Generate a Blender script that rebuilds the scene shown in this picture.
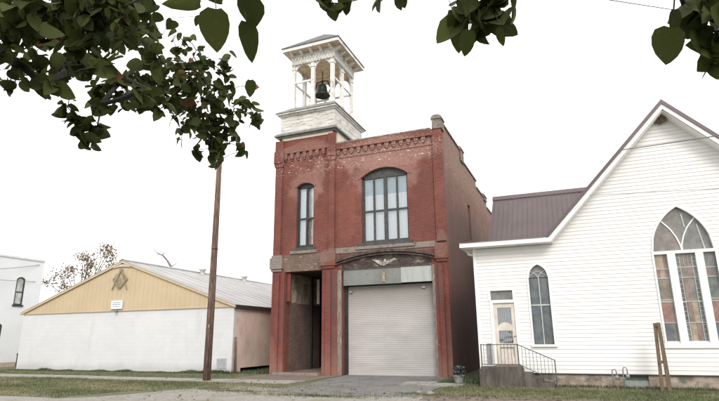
import bpy, bmesh, math, random
from mathutils import Vector, Matrix

# ------------------------------------------------------------------ camera, sky, sun, exposure
scene = bpy.context.scene
for o in list(bpy.data.objects): bpy.data.objects.remove(o)
C = scene.collection
cam_data = bpy.data.cameras.new('camera')
cam = bpy.data.objects.new('camera', cam_data); C.objects.link(cam)
cam_data.sensor_width = 36.0; cam_data.lens = 523.6 / 719 * 36
cam_data.clip_start = 0.05; cam_data.clip_end = 2000
_r = Vector((0.92503541, 0.37975168, -0.00990729)); _u = Vector((0.105558, -0.23190044, 0.96699519)); _f = Vector((-0.36492054, 0.89555058, 0.25460195))
_m = Matrix((( _r.x, _u.x, -_f.x, 0.0), (_r.y, _u.y, -_f.y, 0.0), (_r.z, _u.z, -_f.z, 1.5), (0, 0, 0, 1)))
cam.matrix_world = _m
scene.camera = cam

SUN_EL, SUN_AZ = math.radians(36), math.radians(148)      # compass style: from the south-east, to the right behind the camera
world = bpy.data.worlds.new('World'); scene.world = world; world.use_nodes = True
wn, wl = world.node_tree.nodes, world.node_tree.links
wn.clear()
sky = wn.new('ShaderNodeTexSky'); sky.sky_type = 'NISHITA'; sky.sun_disc = False
sky.sun_elevation = SUN_EL; sky.sun_rotation = SUN_AZ; sky.dust_density = 3.0; sky.air_density = 1.0
hs = wn.new('ShaderNodeHueSaturation'); hs.inputs['Saturation'].default_value = 0.25
cl = wn.new('ShaderNodeMix'); cl.data_type = 'RGBA'; cl.inputs[0].default_value = 0.8   # thin overcast veiling most of the blue
cl.inputs[7].default_value = (11.6, 11.35, 11.1, 1)
bg = wn.new('ShaderNodeBackground'); bg.inputs['Strength'].default_value = 0.10
wo = wn.new('ShaderNodeOutputWorld')
wl.new(sky.outputs[0], hs.inputs['Color']); wl.new(hs.outputs[0], cl.inputs[6]); wl.new(cl.outputs[2], bg.inputs[0]); wl.new(bg.outputs[0], wo.inputs[0])

sun_data = bpy.data.lights.new('sun', 'SUN'); sun_data.energy = 1.25; sun_data.angle = math.radians(25); sun_data.color = (1.0, 0.95, 0.88)
sun = bpy.data.objects.new('sun', sun_data); C.objects.link(sun)
# direction towards the sun
sd = Vector((math.sin(SUN_AZ) * math.cos(SUN_EL), math.cos(SUN_AZ) * math.cos(SUN_EL), math.sin(SUN_EL)))
sun.rotation_euler = sd.to_track_quat('Z', 'Y').to_euler()
sun.location = (0, -20, 30)

scene.view_settings.view_transform = 'Standard'; scene.view_settings.look = 'None'
scene.view_settings.gamma = 1.0; scene.view_settings.exposure = 0.70
scene.view_settings.use_curve_mapping = False
scene.render.engine = 'CYCLES'

R = random.Random(7)
PI = math.pi

# ------------------------------------------------------------------ mesh helper
class MB:
    def __init__(s): s.v = []; s.f = []; s.m = []; s.sm = []
    def poly(s, pts, m=0, smooth=False):
        n = len(s.v); s.v += [tuple(p) for p in pts]; s.f.append(tuple(range(n, n + len(pts)))); s.m.append(m); s.sm.append(smooth)
    def box(s, x0, x1, y0, y1, z0, z1, m=0):
        if x1 < x0: x0, x1 = x1, x0
        if y1 < y0: y0, y1 = y1, y0
        if z1 < z0: z0, z1 = z1, z0
        n = len(s.v)
        s.v += [(x0,y0,z0),(x1,y0,z0),(x1,y1,z0),(x0,y1,z0),(x0,y0,z1),(x1,y0,z1),(x1,y1,z1),(x0,y1,z1)]
        for q in ((3,2,1,0),(4,5,6,7),(0,1,5,4),(1,2,6,5),(2,3,7,6),(3,0,4,7)):
            s.f.append(tuple(n + i for i in q)); s.m.append(m); s.sm.append(False)
    def prism_y(s, pts, y0, y1, m=0):          # pts: (x,z) counter-clockwise seen from -Y
        k = len(pts); n = len(s.v)
        s.v += [(x, y0, z) for x, z in pts] + [(x, y1, z) for x, z in pts]
        s.f.append(tuple(range(n, n + k))); s.f.append(tuple(reversed(range(n + k, n + 2*k)))); s.m += [m, m]; s.sm += [False]*2
        for i in range(k):
            j = (i + 1) % k
            s.f.append((n + i, n + k + i, n + k + j, n + j)); s.m.append(m); s.sm.append(False)
    def prism_x(s, pts, x0, x1, m=0):          # pts: (y,z)
        k = len(pts); n = len(s.v)
        s.v += [(x0, y, z) for y, z in pts] + [(x1, y, z) for y, z in pts]
        s.f.append(tuple(range(n, n + k))); s.f.append(tuple(reversed(range(n + k, n + 2*k)))); s.m += [m, m]; s.sm += [False]*2
        for i in range(k):
            j = (i + 1) % k
            s.f.append((n + i, n + k + i, n + k + j, n + j)); s.m.append(m); s.sm.append(False)
    def prism_z(s, pts, z0, z1, m=0):
        k = len(pts); n = len(s.v)
        s.v += [(x, y, z0) for x, y in pts] + [(x, y, z1) for x, y in pts]
        s.f.append(tuple(reversed(range(n, n + k)))); s.f.append(tuple(range(n + k, n + 2*k))); s.m += [m, m]; s.sm += [False]*2
        for i in range(k):
            j = (i + 1) % k
            s.f.append((n + i, n + j, n + k + j, n + k + i)); s.m.append(m); s.sm.append(False)
    def tube(s, path, rad, seg=8, m=0, cap=True, smooth=True):
        path = [Vector(p) for p in path]
        if not hasattr(rad, '__len__'): rad = [rad] * len(path)
        rings = []
        t0 = (path[1] - path[0]).normalized()
        ref = Vector((0, 0, 1)) if abs(t0.z) < 0.9 else Vector((1, 0, 0))
        a = t0.cross(ref).normalized()
        for i, p in enumerate(path):
            t = (path[min(i + 1, len(path) - 1)] - path[max(i - 1, 0)])
            t = t.normalized() if t.length > 1e-9 else t0
            a = (a - t * a.dot(t)).normalized(); b = t.cross(a)
            n = len(s.v); rings.append(n)
            for k in range(seg):
                an = 2 * PI * k / seg
                s.v.append(tuple(p + (a * math.cos(an) + b * math.sin(an)) * rad[i]))
        for i in range(len(path) - 1):
            for k in range(seg):
                k2 = (k + 1) % seg
                s.f.append((rings[i] + k, rings[i] + k2, rings[i+1] + k2, rings[i+1] + k)); s.m.append(m); s.sm.append(smooth)
        if cap:
            s.f.append(tuple(reversed(range(rings[0], rings[0] + seg)))); s.m.append(m); s.sm.append(False)
            s.f.append(tuple(range(rings[-1], rings[-1] + seg))); s.m.append(m); s.sm.append(False)
    def lathe(s, prof, c, seg=24, m=0):        # prof: (r, z) bottom to top
        n = len(s.v)
        for r, z in prof:
            for k in range(seg):
                an = 2 * PI * k / seg
                s.v.append((c[0] + r * math.cos(an), c[1] + r * math.sin(an), c[2] + z))
        for i in range(len(prof) - 1):
            for k in range(seg):
                k2 = (k + 1) % seg
                s.f.append((n + i*seg + k, n + i*seg + k2, n + (i+1)*seg + k2, n + (i+1)*seg + k)); s.m.append(m); s.sm.append(True)
    def build(s, name, mats, parent=None, loc=None):
        if not isinstance(mats, (list, tuple)): mats = [mats]
        # world coordinates in, local coordinates out
        off = Vector((0, 0, 0))
        if parent is not None: off = world_loc(parent)
        elif loc is not None: off = Vector(loc)
        me = bpy.data.meshes.new(name)
        me.from_pydata([(v[0]-off.x, v[1]-off.y, v[2]-off.z) for v in s.v], [], s.f)
        for mt in mats: me.materials.append(mt)
        me.polygons.foreach_set('material_index', s.m); me.polygons.foreach_set('use_smooth', s.sm)
        me.update()
        o = bpy.data.objects.new(name, me); C.objects.link(o)
        if parent is not None: o.parent = parent
        elif loc is not None: o.location = off
        return o
def world_loc(o):
    l = Vector(o.location)
    while o.parent: o = o.parent; l = l + Vector(o.location)
    return l
def tag(o, label=None, cat=None, group=None, kind=None):
    if label: o['label'] = label
    if cat: o['category'] = cat
    if group: o['group'] = group
    if kind: o['kind'] = kind
    return o
def thing(name, loc, label, cat, group=None):
    o = bpy.data.objects.new(name, None); C.objects.link(o); o.location = loc; o.empty_display_size = 0.3
    return tag(o, label, cat, group)

# ------------------------------------------------------------------ material helper
class NT:
    def __init__(s, name):
        s.mat = bpy.data.materials.new(name); s.mat.use_nodes = True
        s.n = s.mat.node_tree.nodes; s.l = s.mat.node_tree.links
        s.bsdf = s.n['Principled BSDF']
        s.geo = s.n.new('ShaderNodeNewGeometry'); s.pos = s.geo.outputs['Position']
        sp = s.n.new('ShaderNodeSeparateXYZ'); s.l.new(s.pos, sp.inputs[0]); s.x, s.y, s.z = sp.outputs
    def set(s, sock, v):
        if isinstance(v, bpy.types.NodeSocket): s.l.new(v, sock)
        elif v is not None:
            if hasattr(v, '__len__') and len(v) == 3 and sock.type == 'RGBA': v = (*v, 1)
            sock.default_value = v
    def m(s, op, a, b=None, c=None, clamp=False):
        n = s.n.new('ShaderNodeMath'); n.operation = op; n.use_clamp = clamp
        s.set(n.inputs[0], a)
        if b is not None: s.set(n.inputs[1], b)
        if c is not None: s.set(n.inputs[2], c)
        return n.outputs[0]
    def noise(s, scale, detail=4, rough=0.55, vec=None, dist=0.0):
        n = s.n.new('ShaderNodeTexNoise'); n.inputs['Scale'].default_value = scale; n.inputs['Detail'].default_value = detail
        n.inputs['Roughness'].default_value = rough; n.inputs['Distortion'].default_value = dist
        s.l.new(vec if vec is not None else s.pos, n.inputs['Vector']); return n.outputs[0]
    def vec(s, a, b, c):
        n = s.n.new('ShaderNodeCombineXYZ'); s.set(n.inputs[0], a); s.set(n.inputs[1], b); s.set(n.inputs[2], c); return n.outputs[0]
    def ramp(s, v, lo, hi):      # smooth 0..1
        n = s.n.new('ShaderNodeMapRange'); n.interpolation_type = 'SMOOTHSTEP'
        s.set(n.inputs[0], v); s.set(n.inputs[1], lo); s.set(n.inputs[2], hi); return n.outputs[0]
    def mix(s, f, a, b, mode='MIX'):
        n = s.n.new('ShaderNodeMix'); n.data_type = 'RGBA'; n.blend_type = mode
        s.set(n.inputs[0], f); s.set(n.inputs[6], a); s.set(n.inputs[7], b); return n.outputs[2]
    def bump(s, h, strength=0.3, dist=0.02):
        n = s.n.new('ShaderNodeBump'); n.inputs['Strength'].default_value = strength; n.inputs['Distance'].default_value = dist
        s.l.new(h, n.inputs['Height']); s.l.new(n.outputs[0], s.bsdf.inputs['Normal'])
    def out(s, col, rough=0.8, metal=0.0, spec=None):
        s.set(s.bsdf.inputs['Base Color'], col); s.set(s.bsdf.inputs['Roughness'], rough); s.set(s.bsdf.inputs['Metallic'], metal)
        if spec is not None: s.bsdf.inputs['Specular IOR Level'].default_value = spec
        return s.mat
def lin(r, g, b):
    f = lambda c: (c/255/12.92) if c/255 <= 0.04045 else ((c/255 + 0.055)/1.055)**2.4
    return (f(r), f(g), f(b))
def plain(name, col, rough=0.8, metal=0.0, var=0.15, scale=6.0, bump=0.0, spec=None, dirt=None, stretch=None):
    t = NT(name)
    v = t.vec(t.m('MULTIPLY', t.x, stretch[0]), t.m('MULTIPLY', t.y, stretch[1]), t.m('MULTIPLY', t.z, stretch[2])) if stretch else None
    n = t.noise(scale, 5, 0.6, v)
    a = tuple(c * (1 - var) for c in col); b = tuple(min(1, c * (1 + var)) for c in col)
    c = t.mix(t.ramp(n, 0.3, 0.7), a, b)
    if dirt:
        c = t.mix(t.m('MULTIPLY', t.ramp(t.noise(dirt[1], 6, 0.65, v), dirt[2], dirt[2] + 0.12), dirt[3]), c, dirt[0])
    if bump: t.bump(t.noise(scale * 6, 4, 0.6, v), bump, 0.01)
    return t.out(c, rough, metal, spec)
def brick_mat(name, c1, c2, mortar, patches=(), stain=None, bumpy=0.35, mort_size=0.008, low=None, top=None):
    t = NT(name)
    u = t.m('ADD', t.x, t.y); v = t.vec(u, t.z, 0.0)
    b = t.n.new('ShaderNodeTexBrick'); t.l.new(v, b.inputs['Vector'])
    b.inputs['Scale'].default_value = 1.0; b.inputs['Brick Width'].default_value = 0.215; b.inputs['Row Height'].default_value = 0.075
    b.inputs['Mortar Size'].default_value = mort_size; b.inputs['Mortar Smooth'].default_value = 0.3; b.inputs['Bias'].default_value = -0.1
    t.set(b.inputs['Color1'], c1); t.set(b.inputs['Color2'], c2); t.set(b.inputs['Mortar'], mortar)
    col = b.outputs['Color']
    n1 = t.noise(1.1, 6, 0.6); n2 = t.noise(9, 5, 0.7)
    col = t.mix(t.ramp(n1, 0.3, 0.72), t.mix(1.0, col, (0.72, 0.70, 0.70), 'MULTIPLY'), col)
    col = t.mix(t.m('MULTIPLY', t.ramp(n2, 0.5, 0.7), 0.35), col, t.mix(1.0, col, (1.5, 1.6, 1.6), 'MULTIPLY'))
    wob = t.m('MULTIPLY', t.m('SUBTRACT', t.noise(2.3, 5, 0.65), 0.5), 1.1)
    fine = t.noise(14, 4, 0.7)
    for (cx, cz, rx, rz, s, pc) in patches:
        dx = t.m('DIVIDE', t.m('SUBTRACT', t.x, cx), rx); dz = t.m('DIVIDE', t.m('SUBTRACT', t.z, cz), rz)
        dd = t.m('SQRT', t.m('ADD', t.m('MULTIPLY', dx, dx), t.m('MULTIPLY', dz, dz)))
        dd = t.m('ADD', dd, wob)
        f = t.m('SUBTRACT', 1.0, t.ramp(dd, 0.72, 1.05))
        f = t.m('MULTIPLY', f, t.m('MULTIPLY', t.ramp(fine, 0.25, 0.6), s))
        col = t.mix(f, col, pc)
    if stain:       # bare flecks where paint has let go
        for (zlo, zhi, thr, sc, amt) in stain:
            band = t.m('MULTIPLY', t.ramp(t.z, zlo, zlo + 0.25), t.m('SUBTRACT', 1.0, t.ramp(t.z, zhi - 0.25, zhi)))
            fl = t.ramp(t.noise(sc, 3, 0.5, t.vec(u, t.m('MULTIPLY', t.z, 2.2), 0.0)), thr, thr + 0.05)
            col = t.mix(t.m('MULTIPLY', t.m('MULTIPLY', band, fl), amt), col, lin(196, 178, 166))
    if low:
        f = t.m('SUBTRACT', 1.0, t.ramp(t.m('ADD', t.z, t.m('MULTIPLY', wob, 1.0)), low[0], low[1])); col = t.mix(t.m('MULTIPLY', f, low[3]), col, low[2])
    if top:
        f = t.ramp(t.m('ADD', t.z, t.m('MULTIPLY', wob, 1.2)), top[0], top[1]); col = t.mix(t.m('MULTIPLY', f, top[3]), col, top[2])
    h = t.m('ADD', t.m('MULTIPLY', b.outputs['Fac'], -1.0), t.m('MULTIPLY', n2, 0.6))
    t.bump(h, bumpy, 0.012)
    return t.out(col, 0.85)

RED1, RED2 = (0.20, 0.052, 0.035), (0.13, 0.038, 0.029)
FADE = (0.31, 0.175, 0.145)
M = {}
M['front_brick'] = brick_mat('painted_red_brick', RED1, RED2, (0.21, 0.095, 0.075), mort_size=0.011, patches=[
    (-5.55, 7.2, 0.5, 2.0, 0.5, (0.12, 0.042, 0.034)), (-9.2, 7.0, 0.5, 1.5, 0.45, (0.23, 0.075, 0.055)), (-12.2, 7.2, 0.5, 1.8, 0.4, (0.12, 0.042, 0.035)), (-8.65, 5.0, 0.25, 0.6, 0.6, (0.10, 0.06, 0.05)), (-6.1, 5.0, 0.25, 0.6, 0.6, (0.10, 0.06, 0.05)), (-11.9, 5.1, 0.2, 0.5, 0.6, (0.10, 0.06, 0.05)),
    (-7.4, 9.55, 2.7, 0.85, 0.85, FADE), (-7.4, 8.55, 1.75, 1.15, 0.65, FADE), (-11.3, 8.35, 0.95, 0.95, 0.6, FADE), (-10.6, 9.1, 0.35, 1.0, 0.5, FADE),
    (-11.4, 10.3, 1.5, 0.5, 0.5, FADE), (-11.3, 4.95, 1.35, 0.5, 0.85, (0.20, 0.125, 0.10)), (-7.4, 5.22, 2.7, 0.22, 0.8, (0.22, 0.16, 0.14)),
    (-10.0, 5.1, 0.5, 0.35, 0.7, (0.2, 0.13, 0.11)), (-4.9, 5.2, 0.35, 0.6, 0.6, (0.19, 0.12, 0.10))],
    stain=[(9.0, 10.0, 0.62, 4.0, 0.9), (8.9, 10.4, 0.60, 11.0, 0.5), (4.8, 5.3, 0.68, 5.0, 0.6), (0.0, 1.2, 0.66, 9, 0.3)])
M['pilaster_brick'] = brick_mat('bright_red_painted_brick', (0.205, 0.043, 0.034), (0.145, 0.036, 0.029), (0.18, 0.075, 0.06), patches=[
    (-11, 5.0, 9.0, 0.55, 0.75, (0.19, 0.12, 0.10)), (-9.75, 3.4, 0.28, 1.3, 0.75, (0.095, 0.06, 0.05)), (-9.7, 1.2, 0.3, 1.0, 0.6, (0.12, 0.075, 0.06)), (-5.2, 3.6, 0.3, 1.2, 0.75, (0.10, 0.06, 0.05)), (-4.75, 1.4, 0.28, 1.4, 0.6, (0.15, 0.085, 0.065)), (-12.25, 2.6, 0.25, 1.6, 0.6, (0.12, 0.065, 0.055)), (-12.85, 0.9, 0.25, 1.0, 0.5, (0.24, 0.13, 0.10)), (-11, 9.9, 9.0, 0.5, 0.55, (0.2, 0.13, 0.11))], stain=[(0.0, 1.6, 0.66, 9, 0.35)],
    low=(0.1, 1.5, (0.27, 0.14, 0.105), 0.6), mort_size=0.011)
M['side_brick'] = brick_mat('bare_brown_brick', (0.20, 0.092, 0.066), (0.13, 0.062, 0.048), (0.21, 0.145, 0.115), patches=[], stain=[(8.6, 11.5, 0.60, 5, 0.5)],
    low=(6.4, 8.5, (0.085, 0.052, 0.047), 0.6), top=(8.2, 9.6, (0.26, 0.17, 0.13), 0.5))  # darker below, lighter above: the church's shade painted into the brick colour
M['recess_brick'] = brick_mat('grimy_recess_brick', (0.17, 0.11, 0.09), (0.11, 0.075, 0.065), (0.17, 0.135, 0.11), low=None)
M['old_plaster'] = plain('cream_plaster', (0.36, 0.30, 0.21), 0.9, var=0.2, scale=3, dirt=((0.16, 0.125, 0.10), 2.2, 0.5, 0.8))
M['dark_wood'] = plain('dark_wood', (0.028, 0.022, 0.02), 0.7, var=0.3, scale=4)
M['black_paint'] = plain('black_frame_paint', (0.028, 0.031, 0.033), 0.5, var=0.3, scale=8)
M['frame_grey'] = plain('weathered_dark_frame', (0.05, 0.052, 0.05), 0.6, var=0.4, scale=7, dirt=((0.16, 0.13, 0.11), 9, 0.6, 0.6))
M['white_wood'] = plain('peeling_white_wood', (0.70, 0.69, 0.67), 0.75, var=0.08, scale=5, bump=0.25, dirt=((0.36, 0.31, 0.25), 3.2, 0.53, 0.65))
M['white_wood2'] = plain('peeling_white_boards', (0.60, 0.585, 0.555), 0.75, var=0.12, scale=3, bump=0.3, dirt=((0.32, 0.28, 0.24), 4.5, 0.50, 0.7), stretch=(0.6, 0.6, 2.5))
M['soffit_tan'] = plain('bare_wood_soffit', (0.78, 0.58, 0.38), 0.8, var=0.25, scale=4, dirt=((0.66, 0.6, 0.52), 3, 0.5, 0.7))
M['cream_board'] = plain('cream_board', (0.62, 0.56, 0.46), 0.8, var=0.1, scale=4, dirt=((0.35, 0.28, 0.22), 4, 0.56, 0.5))
M['grey_shingle'] = plain('grey_shingle', (0.13, 0.13, 0.135), 0.9, var=0.25, scale=18, bump=0.5)
M['lead_cap'] = plain('weathered_grey_flashing', (0.21, 0.21, 0.2), 0.65, var=0.25, scale=5)
M['coping'] = plain('mossy_coping_stone', (0.20, 0.165, 0.14), 0.9, var=0.35, scale=6, bump=0.4, dirt=((0.09, 0.1, 0.07), 5, 0.5, 0.7))
M['stone_sill'] = plain('worn_stone', (0.24, 0.2, 0.175), 0.9, var=0.25, scale=5, bump=0.4, dirt=((0.09, 0.07, 0.06), 5, 0.5, 0.7))
M['bronze'] = plain('dark_bell_bronze', (0.035, 0.045, 0.038), 0.45, metal=0.6, var=0.3, scale=8)
M['rust'] = plain('rusty_iron', (0.16, 0.07, 0.035), 0.8, var=0.4, scale=14)
M['curtain'] = plain('white_curtain', (0.88, 0.90, 0.90), 0.9, var=0.03, scale=3, stretch=(6, 1, 0.5))
M['curtain_blue'] = plain('pale_blue_blind', (0.36, 0.50, 0.55), 0.9, var=0.12, scale=2)
M['curtain_tan'] = plain('tan_curtain', (0.62, 0.50, 0.40), 0.9, var=0.1, scale=3)
M['room_dark'] = plain('dim_interior', (0.02, 0.018, 0.017), 0.9, var=0.2)
def paving_mat(name, a, b_, stain, crack, cs, amt=1.0):
    t = NT(name); n = t.noise(3.0, 6, 0.65); n2 = t.noise(0.9, 5, 0.6); n3 = t.noise(30, 3, 0.7)
    c = t.mix(t.ramp(n, 0.3, 0.7), a, b_); c = t.mix(t.m('MULTIPLY', t.ramp(n2, 0.5, 0.66), 0.65), c, stain)
    c = t.mix(t.m('MULTIPLY', t.ramp(n3, 0.55, 0.7), 0.3), c, tuple(min(1, k * 1.8) for k in a))
    wv = t.n.new('ShaderNodeVectorMath'); wv.operation = 'ADD'; nn = t.n.new('ShaderNodeTexNoise'); nn.inputs['Scale'].default_value = 1.5; t.l.new(t.pos, nn.inputs['Vector']); t.l.new(nn.outputs['Color'], wv.inputs[0]); t.l.new(t.pos, wv.inputs[1])
    vo = t.n.new('ShaderNodeTexVoronoi'); vo.feature = 'DISTANCE_TO_EDGE'; vo.inputs['Scale'].default_value = cs; t.l.new(wv.outputs[0], vo.inputs['Vector'])
    k = t.m('MULTIPLY', t.m('SUBTRACT', 1.0, t.ramp(vo.outputs['Distance'], 0.0, 0.035 * cs)), amt); c = t.mix(k, c, crack)
    t.bump(n3, 0.6, 0.01); return t.out(c, 0.95)
M['asphalt'] = paving_mat('worn_asphalt', (0.135, 0.134, 0.13), (0.175, 0.172, 0.165), (0.10, 0.098, 0.094), (0.06, 0.062, 0.045), 0.55)
M['concrete'] = paving_mat('old_concrete', (0.24, 0.23, 0.21), (0.31, 0.295, 0.27), (0.16, 0.148, 0.125), (0.09, 0.09, 0.06), 0.6, 0.8)
M['concrete_dark'] = plain('stained_concrete', (0.10, 0.085, 0.075), 0.9, var=0.3, scale=2.2, bump=0.5, dirt=((0.05, 0.042, 0.036), 2.4, 0.47, 0.75), stretch=(2.5, 2.5, 0.5))
def siding_mat():
    t = NT('white_clapboard_paint'); b = t.n.new('ShaderNodeTexBrick'); t.l.new(t.vec(t.m('ADD', t.x, t.y), t.m('SUBTRACT', t.z, 0.405), 0.0), b.inputs['Vector'])
    b.inputs['Scale'].default_value = 1.0; b.inputs['Brick Width'].default_value = 3.3; b.inputs['Row Height'].default_value = 0.118; b.inputs['Mortar Size'].default_value = 0.0035; b.offset = 0.37; b.offset_frequency = 3
    t.set(b.inputs['Color1'], (0.79, 0.785, 0.775)); t.set(b.inputs['Color2'], (0.73, 0.73, 0.725)); t.set(b.inputs['Mortar'], (0.60, 0.60, 0.59))
    n = t.noise(1.2, 5, 0.6, t.vec(t.m('MULTIPLY', t.x, 0.6), t.y, t.m('MULTIPLY', t.z, 1.0)))
    c = t.mix(t.m('MULTIPLY', t.ramp(n, 0.45, 0.7), 0.5), b.outputs['Color'], (0.71, 0.71, 0.69))
    c = t.mix(t.m('MULTIPLY', t.m('SUBTRACT', 1.0, t.ramp(t.m('ADD', t.z, t.m('MULTIPLY', n, 0.5)), 0.5, 1.1)), 0.35), c, (0.52, 0.50, 0.46))
    return t.out(c, 0.6)
M['white_siding'] = siding_mat()
def hall_mat():
    t = NT('white_painted_block'); b = t.n.new('ShaderNodeTexBrick'); t.l.new(t.vec(t.m('ADD', t.x, t.y), t.z, 0.0), b.inputs['Vector'])
    b.inputs['Scale'].default_value = 1.0; b.inputs['Brick Width'].default_value = 0.4; b.inputs['Row Height'].default_value = 0.2; b.inputs['Mortar Size'].default_value = 0.008; b.inputs['Mortar Smooth'].default_value = 0.5
    t.set(b.inputs['Color1'], (0.60, 0.61, 0.63)); t.set(b.inputs['Color2'], (0.575, 0.585, 0.605)); t.set(b.inputs['Mortar'], (0.53, 0.54, 0.56))
    n = t.noise(0.7, 6, 0.65); st = t.noise(1.0, 5, 0.6, t.vec(t.m('MULTIPLY', t.x, 1.6), 0.0, t.m('MULTIPLY', t.z, 0.18)))
    c = t.mix(t.m('MULTIPLY', t.ramp(n, 0.45, 0.65), 0.4), b.outputs['Color'], (0.65, 0.655, 0.66))
    c = t.mix(t.m('MULTIPLY', t.ramp(st, 0.56, 0.66), 0.25), c, (0.44, 0.44, 0.44))
    c = t.mix(t.m('MULTIPLY', t.m('SUBTRACT', 1.0, t.ramp(t.m('ADD', t.z, t.m('MULTIPLY', n, 0.6)), 0.35, 0.8)), 0.5), c, (0.36, 0.35, 0.32))
    t.bump(t.m('MULTIPLY', b.outputs['Fac'], -1.0), 0.35, 0.01); return t.out(c, 0.8)
M['hall_white'] = hall_mat()
M['trim_white'] = plain('white_trim_paint', (0.80, 0.79, 0.77), 0.5, var=0.04, scale=2)
M['door_cream'] = plain('cream_door_paint', (0.58, 0.53, 0.475), 0.6, var=0.12, scale=3)
M['purple_metal'] = plain('plum_roof_metal', (0.112, 0.085, 0.088), 0.42, metal=0.25, var=0.1, scale=1.0)
M['came'] = plain('pale_leading', (0.42, 0.44, 0.44), 0.6, var=0.1)
M['black_iron'] = plain('black_railing_iron', (0.07, 0.07, 0.075), 0.55, var=0.2)
M['hall_white_old'] = plain('white_block_paint', (0.525, 0.535, 0.55), 0.75, var=0.05, scale=0.6, bump=0.15, dirt=((0.48, 0.495, 0.505), 0.5, 0.5, 0.6))
M['hall_pink'] = plain('pink_block_paint', (0.68, 0.53, 0.46), 0.85, var=0.1, scale=1.0, bump=0.2, dirt=((0.48, 0.34, 0.29), 1.2, 0.5, 0.5), stretch=(1, 1, .6))
M['tan_metal'] = plain('tan_wall_metal', (0.50, 0.40, 0.265), 0.6, metal=0.0, var=0.05, scale=0.7)
M['tan_trim'] = plain('tan_trim_metal', (0.52, 0.41, 0.26), 0.5, var=0.06)
M['roof_pale'] = plain('pale_galvanised_roof', (0.37, 0.37, 0.37), 0.5, metal=0.15, var=0.1, scale=0.6, dirt=((0.30, 0.28, 0.26), 0.8, 0.56, 0.5))
M['brown_fascia'] = plain('dark_brown_fascia', (0.05, 0.033, 0.028), 0.7)
M['emblem_brown'] = plain('brown_emblem_metal', (0.25, 0.20, 0.135), 0.6, var=0.15)
M['sign_white'] = plain('white_sign_board', (0.66, 0.70, 0.74), 0.5, var=0.04)
M['sign_ink'] = plain('grey_sign_ink', (0.30, 0.33, 0.38), 0.6)
M['far_white'] = plain('far_white_stucco', (0.66, 0.68, 0.70), 0.8, var=0.03, scale=0.8)
M['far_cap'] = plain('pale_coping', (0.62, 0.63, 0.63), 0.7)
M['pole_wood'] = plain('weathered_pole_wood', (0.15, 0.092, 0.072), 0.9, var=0.5, scale=5, bump=0.5, stretch=(6, 6, 0.6), dirt=((0.05, 0.038, 0.032), 3.5, 0.5, 0.8))
M['post_wood'] = plain('mossy_post_wood', (0.16, 0.115, 0.075), 0.9, var=0.35, scale=6, bump=0.5, stretch=(4, 4, 0.8), dirt=((0.07, 0.05, 0.035), 6, 0.5, 0.6))
M['wire'] = plain('wire', (0.16, 0.16, 0.17), 0.6)
M['wire_pale'] = plain('weathered_service_wire', (0.34, 0.35, 0.37), 0.6)
M['steel_header'] = plain('pale_green_steel', (0.17, 0.18, 0.165), 0.5, var=0.18, scale=1.5, dirt=((0.13, 0.13, 0.11), 3, 0.58, 0.6))
M['steel_pale'] = plain('bare_pale_steel', (0.36, 0.39, 0.37), 0.5, var=0.1, scale=2, dirt=((0.2, 0.22, 0.2), 7, 0.57, 0.8), stretch=(3, 1, 0.4))
M['tympanum'] = plain('blackened_peeling_boards', (0.06, 0.045, 0.04), 0.85, var=0.5, scale=4, bump=0.5, dirt=((0.30, 0.23, 0.19), 2.6, 0.53, 0.8), stretch=(0.8, 1, 2.2))
M['hood'] = plain('dark_hood_moulding', (0.075, 0.055, 0.048), 0.85, var=0.5, scale=5, bump=0.5)
M['emblem_pale'] = plain('flaking_white_emblem', (0.36, 0.35, 0.31), 0.85, var=0.35, scale=6, dirt=((0.13, 0.11, 0.09), 7, 0.5, 0.85))
M['ventilator'] = plain('roof_vent_metal', (0.62, 0.6, 0.57), 0.5)
M['basement_dark'] = plain('dark_green_board', (0.09, 0.115, 0.105), 0.7, var=0.2)
M['basement_pale'] = plain('grey_green_board', (0.28, 0.31, 0.28), 0.8, var=0.15)
M['meter_grey'] = plain('blue_grey_pipe_paint', (0.22, 0.235, 0.25), 0.5, var=0.2)
M['pot_grey'] = plain('pale_concrete_pot', (0.21, 0.21, 0.19), 0.85, var=0.2, scale=9)
M['shutter_grey'] = plain('grey_box_paint', (0.22, 0.235, 0.27), 0.6)
M['nest'] = plain('brown_nest_mud', (0.2, 0.14, 0.085), 0.95, var=0.3, scale=20)
M['bark'] = plain('tree_bark', (0.03, 0.024, 0.02), 0.95, var=0.4, scale=9, bump=0.8, stretch=(3, 3, 0.7))
M['bark_dead'] = plain('bare_grey_bark', (0.16, 0.145, 0.13), 0.95, var=0.3, scale=3)
M['rubble'] = plain('pale_rubble', (0.24, 0.22, 0.195), 0.95, var=0.25, scale=12)

# roller door: pale slats with soot at the head and damp streaks at the foot
def door_mat():
    t = NT('grimy_roller_door')
    n = t.noise(1.3, 5, 0.6, t.vec(t.m('MULTIPLY', t.x, 0.5), 0.0, t.m('MULTIPLY', t.z, 1.6)))
    base = t.mix(t.ramp(n, 0.3, 0.7), (0.355, 0.345, 0.33), (0.42, 0.41, 0.395))
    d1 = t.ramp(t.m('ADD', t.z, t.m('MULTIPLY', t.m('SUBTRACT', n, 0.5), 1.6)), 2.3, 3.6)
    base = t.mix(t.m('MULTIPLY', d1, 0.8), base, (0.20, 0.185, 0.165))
    n2 = t.noise(2.0, 4, 0.6, t.vec(t.m('MULTIPLY', t.x, 0.25), 0.0, t.m('MULTIPLY', t.z, 5.0)))
    lowb = t.m('SUBTRACT', 1.0, t.ramp(t.z, 0.7, 1.4))
    base = t.mix(t.m('MULTIPLY', t.m('MULTIPLY', lowb, t.ramp(n2, 0.5, 0.6)), 0.35), base, (0.3, 0.29, 0.27))
    return t.out(base, 0.6)
M['roller'] = door_mat()

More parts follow.
